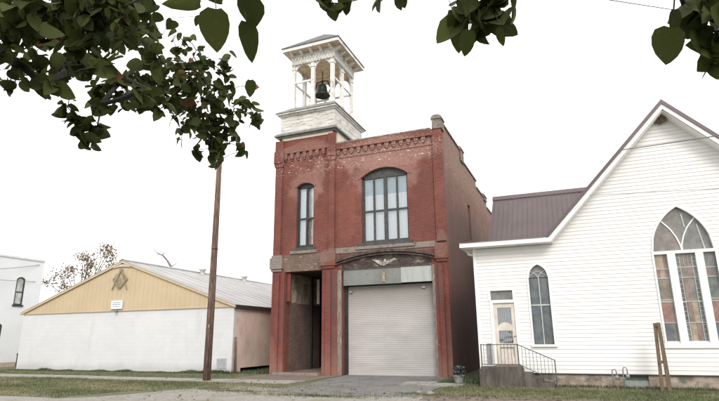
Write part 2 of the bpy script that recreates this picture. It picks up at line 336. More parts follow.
def foundation_mat():
    t = NT('mottled_stone_foundation')
    vo = t.n.new('ShaderNodeTexVoronoi'); vo.inputs['Scale'].default_value = 1.0
    t.l.new(t.vec(t.m('MULTIPLY', t.m('ADD', t.x, t.y), 4.5), 0.0, t.m('MULTIPLY', t.z, 9.0)), vo.inputs['Vector'])
    sp = t.n.new('ShaderNodeSeparateColor'); t.l.new(vo.outputs['Color'], sp.inputs[0])
    c = t.mix(sp.outputs[0], (0.24, 0.19, 0.15), (0.37, 0.31, 0.25))
    c = t.mix(t.ramp(t.noise(2.2, 6, 0.7), 0.45, 0.62), c, (0.13, 0.12, 0.095))
    c = t.mix(t.m('MULTIPLY', t.ramp(t.noise(1.4, 4, 0.6), 0.52, 0.66), 0.6), c, (0.42, 0.37, 0.31))
    t.bump(vo.outputs['Distance'], 0.5, 0.03)
    return t.out(c, 0.95)
M['foundation'] = foundation_mat()

def glass_mat(name, tint=(1, 1, 1), gloss=0.28):
    m = bpy.data.materials.new(name); m.use_nodes = True; n, l = m.node_tree.nodes, m.node_tree.links
    n.clear(); o = n.new('ShaderNodeOutputMaterial'); mx = n.new('ShaderNodeMixShader'); tr = n.new('ShaderNodeBsdfTransparent'); gl = n.new('ShaderNodeBsdfGlossy')
    tr.inputs[0].default_value = (*tint, 1); gl.inputs['Roughness'].default_value = 0.03; gl.inputs['Color'].default_value = (0.9, 0.95, 1, 1)
    fr = n.new('ShaderNodeFresnel'); fr.inputs[0].default_value = 1.5
    ad = n.new('ShaderNodeMath'); ad.operation = 'MULTIPLY_ADD'; ad.inputs[1].default_value = 1.0; ad.inputs[2].default_value = gloss - 0.04; l.new(fr.outputs[0], ad.inputs[0])
    bn = n.new('ShaderNodeBump'); no = n.new('ShaderNodeTexNoise'); no.inputs['Scale'].default_value = 2.0; ge = n.new('ShaderNodeNewGeometry'); l.new(ge.outputs['Position'], no.inputs['Vector'])
    bn.inputs['Strength'].default_value = 0.15; bn.inputs['Distance'].default_value = 0.03; l.new(no.outputs[0], bn.inputs['Height']); l.new(bn.outputs[0], gl.inputs['Normal'])
    l.new(ad.outputs[0], mx.inputs[0]); l.new(tr.outputs[0], mx.inputs[1]); l.new(gl.outputs[0], mx.inputs[2]); l.new(mx.outputs[0], o.inputs[0])
    return m
M['glass'] = glass_mat('window_glass', (0.97, 0.98, 0.99), 0.10)
def stained(name, col): return plain(name, col, 0.22, var=0.25, scale=5, spec=0.6)
for k, c in dict(sg_tan=(0.34, 0.27, 0.20), sg_brown=(0.22, 0.16, 0.135), sg_green=(0.17, 0.185, 0.135), sg_red=(0.26, 0.145, 0.125), sg_blue=(0.115, 0.125, 0.145),
                 sg_grey=(0.16, 0.16, 0.155), sg_dark=(0.10, 0.095, 0.09), sg_teal=(0.11, 0.145, 0.13), sg_slate=(0.105, 0.125, 0.135), sg_smoke=(0.19, 0.17, 0.155)).items():
    M[k] = stained('stained_glass_' + k[3:], c)
# ------------------------------------------------------------------ walls with openings
def arch_seg(x0, x1, zs, rise):        # segmental arch
    a = (x1 - x0) / 2; xc = (x0 + x1) / 2; r = (a*a + rise*rise) / (2*rise); zc = zs + rise - r
    return lambda x: zc + math.sqrt(max(0, r*r - (x - xc)**2))
def arch_gothic(x0, x1, zs, rise):
    a = (x1 - x0) / 2; xc = (x0 + x1) / 2; r = (rise*rise + a*a) / (2*a)
    return lambda x: zs + math.sqrt(max(0, r*r - (abs(x - xc) + (r - a))**2))
def opening(x0, x1, z0, top, n=1):
    t = top if callable(top) else (lambda x, t=top: t)
    return dict(x0=x0, x1=x1, z0=z0, top=t, n=n)
def facade(mb, x0, x1, z0, ztop, y0, y1, ops, m=0, extra=()):
    """front wall between y0 (street face) and y1 with real openings"""
    zt = ztop if callable(ztop) else (lambda x: ztop)
    xs = {x0, x1, *extra}
    for o in ops:
        for k in range(o['n'] + 1): xs.add(o['x0'] + (o['x1'] - o['x0']) * k / o['n'])
    xs = sorted(x for x in xs if x0 - 1e-9 <= x <= x1 + 1e-9)
    q = mb.poly
    for a, b in zip(xs[:-1], xs[1:]):
        mid = (a + b) / 2
        cov = sorted([o for o in ops if o['x0'] < mid < o['x1']], key=lambda o: o['z0'])
        la, lb = z0, z0
        for o in cov + [None]:
            ta, tb = (o['z0'], o['z0']) if o else (zt(a), zt(b))
            if ta - la > 1e-4 or tb - lb > 1e-4:
                q([(a, y0, la), (b, y0, lb), (b, y0, tb), (a, y0, ta)], m)
                q([(b, y1, lb), (a, y1, la), (a, y1, ta), (b, y1, tb)], m)
                q([(a, y0, ta), (b, y0, tb), (b, y1, tb), (a, y1, ta)], m)
                q([(b, y0, lb), (a, y0, la), (a, y1, la), (b, y1, lb)], m)
            if o: la, lb = o['top'](a), o['top'](b)
    for o in ops:
        for x in (o['x0'], o['x1']):
            q([(x, y0, o['z0']), (x, y1, o['z0']), (x, y1, o['top'](x)), (x, y0, o['top'](x))], m)
    for x in (x0, x1): q([(x, y0, z0), (x, y1, z0), (x, y1, zt(x)), (x, y0, zt(x))], m)
def arch_poly(x0, x1, z0, top, n=12):
    return [(x0, z0), (x1, z0)] + [(x1 + (x0 - x1) * k / n, top(x1 + (x0 - x1) * k / n)) for k in range(n + 1)]
def band_along(mb, pts, w, y0, y1, m=0):   # flat band following an (x,z) polyline, thickness w to the outside (normal up/left)
    n = len(pts); P = [Vector((p[0], 0, p[1])) for p in pts]; out = []
    for i, p in enumerate(P):
        t = (P[min(i+1, n-1)] - P[max(i-1, 0)]).normalized(); nr = Vector((-t.z, 0, t.x)); out.append(p + nr * w)
    for i in range(n - 1):
        mb.prism_y([(P[i].x, P[i].z), (P[i+1].x, P[i+1].z), (out[i+1].x, out[i+1].z), (out[i].x, out[i].z)], y0, y1, m)
def curve_pts(f, xa, xb, n=14): return [(xa + (xb - xa) * k / n, f(xa + (xb - xa) * k / n)) for k in range(n + 1)]

# ------------------------------------------------------------------ ground, roads, grass
def ground_mat():
    t = NT('dirt_and_thin_grass'); n = t.noise(0.8, 6, 0.65); n2 = t.noise(6, 5, 0.7)
    c = t.mix(t.ramp(n, 0.4, 0.6), (0.115, 0.105, 0.068), (0.085, 0.10, 0.045)); c = t.mix(t.m('MULTIPLY', t.ramp(n2, 0.5, 0.65), 0.6), c, (0.15, 0.13, 0.10))
    t.bump(n2, 0.6, 0.03); return t.out(c, 1.0)
M['ground'] = ground_mat()
def lawn_mat():
    t = NT('lawn_soil_and_grass'); n = t.noise(0.9, 6, 0.65, t.vec(t.m('MULTIPLY', t.x, 0.5), t.y, 0.0)); n2 = t.noise(7, 5, 0.7)
    c = t.mix(t.ramp(n, 0.38, 0.62), (0.115, 0.115, 0.062), (0.085, 0.10, 0.045)); c = t.mix(t.m('MULTIPLY', t.ramp(n2, 0.52, 0.68), 0.5), c, (0.16, 0.14, 0.09))
    t.bump(n2, 0.7, 0.04); return t.out(c, 1.0)
M['lawn'] = lawn_mat()
def gravel_mat():
    t = NT('gravel_shoulder'); n = t.noise(0.7, 5, 0.6); vo = t.n.new('ShaderNodeTexVoronoi'); vo.inputs['Scale'].default_value = 22; t.l.new(t.pos, vo.inputs['Vector'])
    sp = t.n.new('ShaderNodeSeparateColor'); t.l.new(vo.outputs['Color'], sp.inputs[0])
    c = t.mix(sp.outputs[0], (0.20, 0.195, 0.175), (0.31, 0.30, 0.27)); c = t.mix(t.m('MULTIPLY', t.ramp(n, 0.48, 0.62), 0.7), c, (0.19, 0.18, 0.12))
    c = t.mix(t.m('MULTIPLY', t.ramp(t.noise(1.7, 4, 0.6), 0.55, 0.66), 0.5), c, (0.20, 0.145, 0.12))
    t.bump(vo.outputs['Distance'], 0.6, 0.03); return t.out(c, 1.0)
M['gravel'] = gravel_mat()
def brickpave_mat():
    t = NT('dusty_brick_paving'); b = t.n.new('ShaderNodeTexBrick'); t.l.new(t.pos, b.inputs['Vector']); b.inputs['Scale'].default_value = 1.0
    b.inputs['Brick Width'].default_value = 0.22; b.inputs['Row Height'].default_value = 0.11; b.inputs['Mortar Size'].default_value = 0.01
    t.set(b.inputs['Color1'], (0.19, 0.115, 0.09)); t.set(b.inputs['Color2'], (0.13, 0.095, 0.08)); t.set(b.inputs['Mortar'], (0.10, 0.09, 0.07))
    c = t.mix(t.ramp(t.noise(1.6, 5, 0.65), 0.42, 0.6), b.outputs['Color'], (0.15, 0.135, 0.105)); return t.out(c, 1.0)
M['brick_pave'] = brickpave_mat()

def sheet(name, pts, z, mat, label=None):
    mb = MB(); mb.poly([(x, y, z) for x, y in pts]); o = mb.build(name, mat); tag(o, kind='structure'); return o
g = MB(); g.poly([(-900, -700, 0), (900, -700, 0), (900, 1100, 0), (-900, 1100, 0)]); tag(g.build('ground', M['ground']), kind='structure')
sheet('road', [(-300, -2.0), (300, -2.0), (300, 9.6), (-300, 9.6)], 0.004, M['asphalt'])
def wobble_line(x0, x1, y, amp, n, seed):
    rr = random.Random(seed); return [(x0 + (x1 - x0) * k / n, y + rr.uniform(-amp, amp)) for k in range(n + 1)]
sheet('gravel_shoulder', wobble_line(-80, 60, 9.5, .05, 60, 1) + [(60, 14.5), (-3.9, 14.4), (-8.6, 15.0), (-10.6, 15.6), (-11.9, 14.4), (-12.6, 11.9), (-13.6, 11.0), (-80, 10.8)], 0.008, M['gravel'])
sheet('lawn', wobble_line(-80, -13.4, 10.85, .12, 60, 2) + [(-12.6, 11.6), (-12.3, 12.3), (-12.0, 13.6), (-11.4, 15.2), (-12.3, 16.6), (-80, 16.6)], 0.012, M['lawn']).name = 'front_lawn'
sheet('verge', [(-80, 17.95), (-13.0, 17.95), (-13.0, 20.9), (-30, 20.9), (-80, 20.9)], 0.012, M['lawn'])
sheet('church_lawn', [(-4.1, 14.2), (0, 14.2), (60, 14.2), (60, 18.05), (-3.0, 18.05), (-3.0, 17.2), (-4.0, 17.0)], 0.012, M['lawn'])
sheet('brick_forecourt', [(-13.0, 17.9), (-9.4, 17.9), (-9.4, 21.1), (-13.0, 21.1)], 0.012, M['brick_pave'])
sheet('driveway', [(-9.35, 21.4), (-9.15, 19.0), (-8.7, 16.4), (-8.9, 14.3), (-6.5, 13.5), (-4.1, 14.1), (-4.2, 16.7), (-4.7, 18.2), (-4.72, 21.4)], 0.016, M['asphalt'])
# pavement slabs and the raised lip beside the drive
mb = MB(); x = -80.0
while x < -9.6:
    mb.box(x, min(x + 1.49, -9.5), 16.62 + R.uniform(-.03, .03), 17.93 + R.uniform(-.02, .02), -0.02, 0.022 + R.uniform(0, .012)); x += 1.5
tag(mb.build('pavement', M['concrete']), kind='structure')
mb = MB(); x = -5.7
for k in range(2): mb.box(x, x + 1.02, 17.15, 18.3 if k == 0 else 18.1, -0.02, 0.05 - 0.012 * k); x += 1.03
tag(mb.build('driveway_lip', M['concrete']), kind='structure')
M['dirty_kerb'] = plain('dirt_covered_kerb', (0.15, 0.12, 0.095), 0.95, var=0.3, scale=4, bump=0.5)
mb = MB(); x = -3.9
for k in range(14): mb.box(x, x + 2.46, 14.05 + R.uniform(-.02, .02), 14.22, -0.02, 0.03); x += 2.48
tag(mb.build('kerb', M['dirty_kerb']), kind='structure')
sheet('gutter_dirt', [(-3.9, 13.3), (60, 13.3), (60, 14.06), (-3.9, 14.06)], 0.014, M['dirty_kerb'])

def grass_blades(mb, x, y, h, w, n, m, spread=0.05, z=0.012):
    for _ in range(n):
        a = R.uniform(0, 2*PI); bx, by = x + R.gauss(0, spread), y + R.gauss(0, spread); hh = h * R.uniform(.5, 1.2); l = R.uniform(.1, .7) * hh
        dx, dy = math.cos(a) * w / 2, math.sin(a) * w / 2; lx, ly = -math.sin(a) * l, math.cos(a) * l
        mb.poly([(bx - dx, by - dy, z), (bx + dx, by + dy, z), (bx + lx, by + ly, z + hh)], m)
M['blade1'] = plain('grass_blade_green', (0.085, 0.105, 0.038), 0.8, var=0.3, scale=1.0)
M['blade2'] = plain('grass_blade_dull', (0.115, 0.12, 0.058), 0.8, var=0.3, scale=1.0)
M['blade3'] = plain('grass_blade_dry', (0.22, 0.19, 0.11), 0.8, var=0.3, scale=1.0)
mb = MB()
def patchy(x, y): return math.sin(x * .9 + 1.3 * math.sin(y * 1.7)) + math.sin(y * 2.1 + x * .37) + R.uniform(-1.2, 1.2)
for k in range(9000):
    x = -45 + 33.2 * math.sqrt(R.random()); y = R.uniform(10.9, 16.6)
    if x > -13.4 and y < 11.5 + (x + 13.4) * 2.4: continue
    p = patchy(x, y)
    grass_blades(mb, x, y, .055 if p < .8 else .085, .014, 5, 0 if p > .6 else (1 if p > -.9 else 2), .07)
for k in range(3200):
    x = R.uniform(-40, -13.1); y = R.uniform(17.95, 20.85); p = patchy(x, y)
    grass_blades(mb, x, y, .06, .014, 4, 0 if p > 0 else 1, .07)
for k in range(6000):
    x = R.uniform(-4.0, 9); y = R.uniform(14.2, 17.9); p = patchy(x, y)
    grass_blades(mb, x, y, .06, .013, 5, 0 if p > -.3 else (1 if p > -1.3 else 2), .06)
for k in range(900):   # sparse tufts in the gravel and forecourt
    x = R.gauss(-10.5, 1.6); y = R.gauss(15.4, .9)
    if y > 16.6: continue
    grass_blades(mb, x, y, .05, .014, 4, R.choice([0, 1, 2, 2]), .08)
for (cx, cy, s, n) in [(-11.0, 14.3, .35, 90), (-9.6, 13.9, .5, 120), (-6.8, 13.35, .9, 220), (-4.4, 14.6, .3, 60), (-12.8, 16.0, .5, 120)]:
    for k in range(n): grass_blades(mb, R.gauss(cx, s), R.gauss(cy, .13), .06, .014, 5, R.choice([0, 1]), .05)
tag(mb.build('grass', [M['blade1'], M['blade2'], M['blade3']]), 'short patchy green and dry grass on the lawns and verges', 'grass', kind='stuff')
# taller weeds hugging the hall wall and the gap
mb = MB()
M['weed'] = plain('dark_weed_leaf', (0.065, 0.085, 0.045), 0.8, var=0.35, scale=2)
for k in range(1500):
    x = R.uniform(-29.6, -15.1); hh = .05 + .12 * max(0, math.sin(x * 2.3) * math.sin(x * .9 + 1))
    grass_blades(mb, x, 20.82 - abs(R.gauss(0, .12)), hh, .03, 5, 0, .05)
for k in range(260): grass_blades(mb, R.gauss(-15.6, .35), 20.75, .16, .03, 5, 0, .05)
for k in range(420): grass_blades(mb, R.uniform(-14.8, -13.1), R.uniform(21, 24.5), .13, .03, 5, 0, .06)
for k in range(300): grass_blades(mb, R.uniform(-4.6, -3.1), R.uniform(18.3, 20.5), .14, .03, 4, 0, .06)
for k in range(500): grass_blades(mb, R.uniform(-1.8, 6), 17.88 - abs(R.gauss(0, .05)), .10, .02, 4, 0, .05)
tag(mb.build('weeds', [M['weed']]), 'dark weeds growing along the foot of the building walls', 'weeds', kind='stuff')

# ------------------------------------------------------------------ the old firehouse
FY = 21.0
fh = thing('brick_firehouse', (-8.8, 28, 0), 'two storey red brick firehouse with a white bell tower and a wide garage door', 'firehouse')
XL, XR, XT = -12.88, -4.72, -9.83
w1 = arch_seg(-11.76, -10.85, 8.46, 0.17); w2 = arch_seg(-8.46, -6.3, 8.50, 0.38); ga = arch_seg(-9.45, -5.35, 4.62, 0.36)
ops = [opening(-11.76, -10.85, 5.5, w1, 6), opening(-8.46, -6.3, 5.45, w2, 12), opening(-9.42, -5.38, -0.02, ga, 14), opening(-12.23, -10.37, 0.12, 4.45)]
mb = MB(); facade(mb, XL, XR, -0.3, lambda x: 10.9 if x <= XT + 1e-6 else 10.30, FY, FY + 0.4, ops, extra=(XT, XT + 0.001))
mb.build('front_wall', M['front_brick'], fh)
# side walls, stepped along the top
stepsR = [(FY + 0.4, 24.9, 10.62), (24.9, 29.4, 10.2), (29.4, 33.0, 9.82), (33.0, 37.0, 9.42)]
mb = MB()
slit = (26.35, 26.95, 6.3, 8.15)
for (a, b, z) in stepsR:
    if a < slit[0] < b:
        mb.box(XR - .4, XR, a, slit[0], -.3, z); mb.box(XR - .4, XR, slit[1], b, -.3, z); mb.box(XR - .4, XR, slit[0], slit[1], -.3, slit[2]); mb.box(XR - .4, XR, slit[0], slit[1], slit[3], z)
    else: mb.box(XR - .4, XR, a, b, -.3, z)
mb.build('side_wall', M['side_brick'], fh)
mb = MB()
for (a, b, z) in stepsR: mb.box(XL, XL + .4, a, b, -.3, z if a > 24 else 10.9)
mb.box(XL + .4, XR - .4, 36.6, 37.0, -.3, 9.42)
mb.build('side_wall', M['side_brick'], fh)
mb = MB(); mb.poly([(XL + .4, FY + .4, 9.7), (XR - .4, FY + .4, 9.7), (XR - .4, 36.6, 9.0), (XL + .4, 36.6, 9.0)]); mb.build('flat_roof', M['grey_shingle'], fh)
# tower walls rising above the main roof
mb = MB(); mb.box(XT - .3, XT, FY + .4, 24.1, 9.4, 10.9); mb.box(XL + .4, XT, 23.8, 24.1, 9.4, 10.9); mb.build('tower_wall', M['front_brick'], fh)
# copings
mb = MB()
for (a, b, z) in stepsR: mb.box(XR - .45, XR + .05, a + .003, b + .05, z, z + .09)
mb.box(XT + .02, XR - .45, FY - .12, FY + .42, 10.30, 10.37)
mb.build('coping', M['coping'], fh)
# parapet posts: front corner and two on the side wall, rounded tops
def post(x0, x1, y0, y1, z0, z1):
    mb = MB(); mb.box(x0, x1, y0, y1, z0, z1 - .16); xc, w = (x0 + x1) / 2, (x1 - x0) / 2
    mb.prism_y([(x0 - .04, z1 - .16), (x1 + .04, z1 - .16), (x1 + .02, z1 - .05), (xc + w*.5, z1 + .03), (xc - w*.5, z1 + .03), (x0 - .02, z1 - .05)], y0 - .03, y1 + .03)
    return mb.build('parapet_post', M['coping'], fh)
post(-5.07, -4.66, FY - .14, FY + .45, 10.28, 10.88)
post(XR - .42, XR + .07, 25.0, 25.75, 10.1, 10.86)
post(XR - .42, XR + .07, 31.8, 32.7, 9.7, 10.1)
# cornice: corbel row with a projecting course above
mb = MB(); mb.box(XT + .08, -5.07, FY - .12, FY - .002, 10.02, 10.29); mb.box(XT + .08, -5.07, FY - .03, FY - .002, 9.60, 9.66)
x = XT + .16
while x < -5.3:
    mb.box(x, x + .19, FY - .085, FY - .003, 9.86, 10.02); mb.prism_y([(x + .03, 9.80), (x + .095, 9.74), (x + .16, 9.80), (x + .19, 9.86), (x, 9.86)], FY - .065, FY - .003); x += .34
mb.build('corbel_table', M['front_brick'], fh)
mb = MB(); mb.box(XL + .36, XT - .22, FY - .10, FY - .002, 10.2, 10.5)
x = XL + .42
while x < XT - .3:
    mb.box(x, x + .17, FY - .09, FY - .003, 9.92, 10.2); mb.box(x + .04, x + .13, FY - .06, FY - .003, 9.82, 9.92); x += .34
mb.build('corbel_table', M['front_brick'], fh)
# pilasters
def pilaster(x0, x1, z0, z1, d, mat='pilaster_brick'):
    mb = MB(); mb.box(x0, x1, FY - d, FY - .002, z0, z1); return mb.build('pilaster', M[mat], fh)
def pil_cluster(x0, x1, z0, z1):           # stepped pier: a proud centre strip between shallower shoulders
    mb = MB(); w = x1 - x0
    mb.box(x0, x1, FY - .09, FY - .002, z0, z1); mb.box(x0 + w * .28, x0 + w * .62, FY - .17, FY - .09, z0 + .15, z1 - .1)
    mb.box(x0 - .02, x1 + .02, FY - .20, FY - .09, z0, z0 + .15)
    return mb.build('pilaster', M['pilaster_brick'], fh)
pil_cluster(-12.90, -12.25, -.3, 4.5); pil_cluster(-10.35, -9.62, -.3, 4.5); pil_cluster(-5.25, -4.70, -.3, 4.5)
pilaster(-12.90, -12.52, 5.2, 9.75, .10, 'front_brick'); pilaster(-10.05, -9.75, 5.2, 9.75, .10, 'front_brick'); pilaster(-5.10, -4.70, 5.35, 10.28, .10, 'front_brick')
for (a, b) in ((-12.98, -12.45), (-10.12, -9.68)):
    mb = MB(); mb.box(a, b, FY - .16, FY - .002, 9.75, 10.35); mb.prism_y([(a + .05, 9.55), (b - .05, 9.55), (b, 9.75), (a, 9.75)], FY - .13, FY - .002)
    mb.box(a + .04, b - .04, FY - .12, FY - .002, 10.35, 10.9); mb.build('pilaster_capital', M['front_brick'], fh)
for (a, b) in ((-13.0, -12.35), (-10.42, -9.66), (-5.2, -4.64)):
    mb = MB(); mb.box(a, b, FY - .2, FY - .002, 4.62, 5.12); mb.box(a + .05, b - .05, FY - .15, FY - .002, 4.5, 4.62); mb.box(a + .05, b - .05, FY - .15, FY - .002, 5.12, 5.25)
    mb.build('pilaster_capital', M['stone_sill'] if a < -12 else M['front_brick'], fh)
mb = MB(); mb.box(-12.35, -10.42, FY - .05, FY - .003, 4.47, 5.25); mb.build('door_lintel', brick_mat('faded_brown_lintel_brick', (0.20, 0.125, 0.10), (0.155, 0.10, 0.085), (0.2, 0.16, 0.13), bumpy=.5, stain=[(4.3, 5.4, .62, 5, .5)]), fh)
mb = MB(); mb.box(XT + .1, -5.2, FY - .04, FY - .003, 5.14, 5.38); mb.build('string_course', M['stone_sill'], fh)

def sash_window(x0, x1, z0, zs, topf, mulls, rail, thick, fr, curtains, frame_depth=.12):
    """frame at FY+.14, glass behind it, cloth behind that"""
    y = FY + .14; p = MB()
    p.box(x0, x0 + thick, y, y + frame_depth, z0, zs + .03); p.box(x1 - thick, x1, y, y + frame_depth, z0, zs + .03); p.box(x0 + thick, x1 - thick, y, y + frame_depth, z0, z0 + thick)
    p.prism_y(arch_poly(x0 + .001, x1 - .001, zs - thick * .6, lambda x: topf(x) - .002, 14), y, y + frame_depth)
    p.box(x0 + thick, x1 - thick, y + .015, y + frame_depth - .01, rail - .04, rail + .04)
    w = p.build('window', M[fr], fh)
    for (mx, mw) in mulls:
        q = MB(); q.box(mx - mw/2, mx + mw/2, y + .005, y + frame_depth - .005, z0 + thick, zs - thick * .6); q.build('mullion', M[fr], w)
    xs = [x0 + thick] + [v for mx, mw in mulls for v in (mx - mw/2, mx + mw/2)] + [x1 - thick]
    for i in range(0, len(xs), 2):
        for (a, b) in ((z0 + thick, rail - .04), (rail + .04, zs - thick * .6)):
            q = MB(); q.box(xs[i], xs[i+1], y + .05, y + .058, a, b); q.build('pane', M['glass'], w)
    for (cx0, cx1, ca, cb, cm) in curtains:
        q = MB(); n = max(3, int((cx1 - cx0) / .05))
        for k in range(n):
            a = cx0 + (cx1 - cx0) * k / n; b = cx0 + (cx1 - cx0) * (k + 1) / n; ya = y + .17 + .006 * math.sin(k * 1.9); yb = y + .17 + .006 * math.sin((k + 1) * 1.9)
            q.poly([(a, ya, ca), (b, yb, ca), (b, yb, cb), (a, ya, cb)])
        q.build('curtain', M[cm], w)
    q = MB(); q.box(x0 - .05, x1 + .05, y + .32, y + .34, z0 - .05, zs + .45); q.build('blackout', M['room_dark'], w)
    return w
sash_window(-8.46, -6.3, 5.55, 8.50, w2, [(-7.92, .07), (-7.38, .15), (-6.84, .07)], 6.95, .085, 'frame_grey',
            [(-8.4, -6.35, 5.6, 7.72, 'curtain'), (-8.4, -6.35, 7.725, 8.5, 'curtain_blue')])
sash_window(-11.76, -10.85, 5.6, 8.46, w1, [(-11.28, .08)], 6.93, .085, 'black_paint',
            [(-11.7, -11.3, 5.6, 8.5, 'curtain'), (-11.30, -10.8, 5.6, 6.9, 'curtain_tan'), (-11.30, -10.8, 6.92, 8.5, 'curtain')])
for (a, b, z) in ((-8.62, -6.16, 5.37), (-11.88, -10.74, 5.4)):
    mb = MB(); mb.box(a, b, FY - .07, FY + .3, z, z + .15); mb.build('window_sill', M['frame_grey'], fh)
    mb = MB(); mb.box(a - .12, b + .12, FY - .10, FY - .004, z - .13, z); mb.build('sill_stone', M['stone_sill'], fh)
mb = MB(); band_along(mb, curve_pts(w2, -6.22, -8.54, 16), -.10, FY - .035, FY - .002); mb.build('window_arch', M['front_brick'], fh)
mb = MB(); band_along(mb, curve_pts(w1, -10.8, -11.81, 10), -.10, FY - .035, FY - .002); mb.build('window_arch', M['front_brick'], fh)
mb = MB(); y0, y1 = slit[0], slit[1]
mb.box(XR - .30, XR - .22, y0, y1, slit[2], slit[3]); w = mb.build('window', M['room_dark'], fh)
mb = MB(); mb.box(XR - .2, XR - .15, y0, y0 + .07, slit[2], slit[3]); mb.box(XR - .2, XR - .15, y1 - .07, y1, slit[2], slit[3]); mb.box(XR - .2, XR - .15, y0, y1, 7.2, 7.27); mb.build('frame', M['black_paint'], w)
# garage bay
gy = FY + .32
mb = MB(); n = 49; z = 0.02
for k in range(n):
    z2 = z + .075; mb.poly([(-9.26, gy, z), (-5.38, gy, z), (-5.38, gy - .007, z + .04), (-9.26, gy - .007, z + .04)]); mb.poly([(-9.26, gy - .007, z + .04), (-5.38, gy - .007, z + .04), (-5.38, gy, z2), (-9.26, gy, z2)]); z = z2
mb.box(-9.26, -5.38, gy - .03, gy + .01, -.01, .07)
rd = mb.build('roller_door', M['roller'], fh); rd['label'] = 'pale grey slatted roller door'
for (a, b, c, d) in ((-5.9, -5.76, 3.50, 3.56), (-9.15, -9.05, 3.42, 3.5)):
    mb = MB(); mb.box(a, b, gy - .09, gy - .01, c, d); mb.build('door_latch', M['emblem_pale'], fh)
mb = MB(); mb.box(-9.42, -9.27, FY + .25, FY + .45, 0, 3.72); mb.box(-9.39, -5.40, FY + .41, FY + .8, -.02, 4.4); mb.build('door_guide', M['dark_wood'], fh)
M['jamb'] = (plain('flaking_jamb_paint', (0.20, 0.16, 0.14), .85, var=.3, scale=4, stretch=(5, 5, 1), dirt=((.42, .36, .31), 5, .55, .8)))
for (a, b) in ((-9.62, -9.43), (-5.37, -5.26)):
    mb = MB(); mb.box(a, b, FY - .06, FY + .25, 0, 4.40); mb.build('door_jamb', M['jamb'], fh)
mb = MB(); mb.box(-9.36, -7.5, FY + .02, FY + .10, 3.72, 4.38); mb.box(-7.5, -6.72, FY + .02, FY + .10, 3.72, 4.38); mb.box(-6.72, -5.40, FY + .015, FY + .10, 3.74, 4.39, 1)
mb.box(-9.40, -5.38, FY + .0, FY + .13, 4.38, 4.43, 2)
hp = mb.build('header_panel', [M['steel_header'], M['steel_pale'], M['hood']], fh)
mb = MB(); mb.box(-7.55, -7.43, FY - .01, FY + .02, 3.80, 4.22); mb.build('bracket', plain('yellowed_bracket', (.30, .25, .18), .7, var=.4, scale=9), hp)
mb = MB(); mb.prism_y(arch_poly(-9.41, -5.39, 4.43, lambda x: ga(x) - .002, 16), FY + .06, FY + .2); mb.build('tympanum', M['tympanum'], fh)
mb = MB(); ga2 = arch_seg(-9.75, -5.05, 4.70, .36); band_along(mb, curve_pts(ga2, -5.05, -9.75, 20), -.11, FY - .15, FY - .003); band_along(mb, curve_pts(lambda x: ga2(x) - .10, -5.15, -9.65, 20), -.06, FY - .09, FY - .003)
mb.build('arch_hood', M['hood'], fh)
mb = MB()
mb.prism_y([(-8.05, 4.80), (-7.60, 4.50), (-7.50, 4.52), (-7.55, 4.62), (-7.72, 4.74)], FY + .02, FY + .058)
mb.prism_y([(-7.50, 4.46), (-7.42, 4.50), (-7.36, 4.74), (-7.44, 4.78), (-7.55, 4.60)], FY + .02, FY + .058)
mb.prism_y([(-7.40, 4.52), (-7.24, 4.58), (-6.92, 4.74), (-6.98, 4.79), (-7.28, 4.72), (-7.38, 4.64)], FY + .02, FY + .058)
we = mb.build('wing_emblem', M['emblem_pale'], fh); we['label'] = 'pale flaking spread wing emblem above the garage door'
# entrance recess
mb = MB(); mb.box(-12.43, -12.231, FY + .4, 24.5, .1, 3.12); mb.box(-12.42, -12.228, 21.55, 24.5, 3.12, 4.6, 1); mb.box(-12.43, -12.231, 21.4, 21.55, 3.12, 4.6)
mb.build('recess_wall', [M['recess_brick'], M['old_plaster']], fh)
mb = MB(); mb.box(-10.37, -10.17, FY + .4, 27, .1, 4.6); mb.box(-12.43, -10.37, 27, 27.1, .1, 4.6);
mb.box(-12.6, -12.43, 24.5, 27, .1, 4.6); mb.build('recess_wall', M['room_dark'], fh)
mb = MB(); mb.box(-12.43, -10.17, FY + .4, 27, 4.46, 4.6); mb.build('recess_ceiling', M['dark_wood'], fh)
mb = MB(); mb.box(-12.43, -10.17, FY + .4, 27, 0, .1); mb.box(-12.6, -10.37, FY - .35, FY + .4, -.1, .11); mb.build('door_step', M['stone_sill'], fh)
mb = MB(); mb.box(-12.22, -12.14, 23.45, 23.6, .1, 4.45); mb.box(-10.46, -10.38, 23.45, 23.6, .1, 4.45); mb.build('doorway_frame', M['dark_wood'], fh)
mb = MB(); mb.box(-11.86, -11.72, 23.4, 23.46, 3.15, 4.35); mb.build('loose_board', M['door_cream'], fh)
mb = MB(); mb.box(-12.20, -12.02, 21.06, 21.10, 3.15, 4.42); mb.build('loose_board', plain('dark_red_board', (.16, .035, .03), .8), fh)

# bell cupola
mb = MB(); mb.box(-12.62, -9.90, FY - .03, 24.25, 10.9, 11.12); mb.box(-9.90, -9.76, FY + .25, 24.2, 10.3, 11.12)
cup = mb.build('bell_cupola', M['cream_board'], fh); cup['label'] = 'open white wooden bell cupola with a low hipped roof'
mb = MB(); mb.box(-12.98, -9.62, FY - .22, 24.55, 11.12, 11.2); mb.box(-12.9, -9.68, FY - .15, 24.48, 11.2, 11.27); mb.box(-12.84, -9.74, FY - .10, 24.42, 11.04, 11.12); mb.build('skirt_moulding', M['lead_cap'], cup)
mb = MB()
for k in range(6): mb.box(-12.70 + (.004 if k % 2 else 0), -9.76 - (.004 if k % 2 else 0), FY - .06 + (.006 if k % 2 else 0), 24.35, 11.27 + k*.165, 11.27 + (k+1)*.165 - .008)
mb.box(-12.69, -9.77, FY - .045, 24.34, 11.27, 12.26)
mb.build('base_boards', M['white_wood2'], cup)
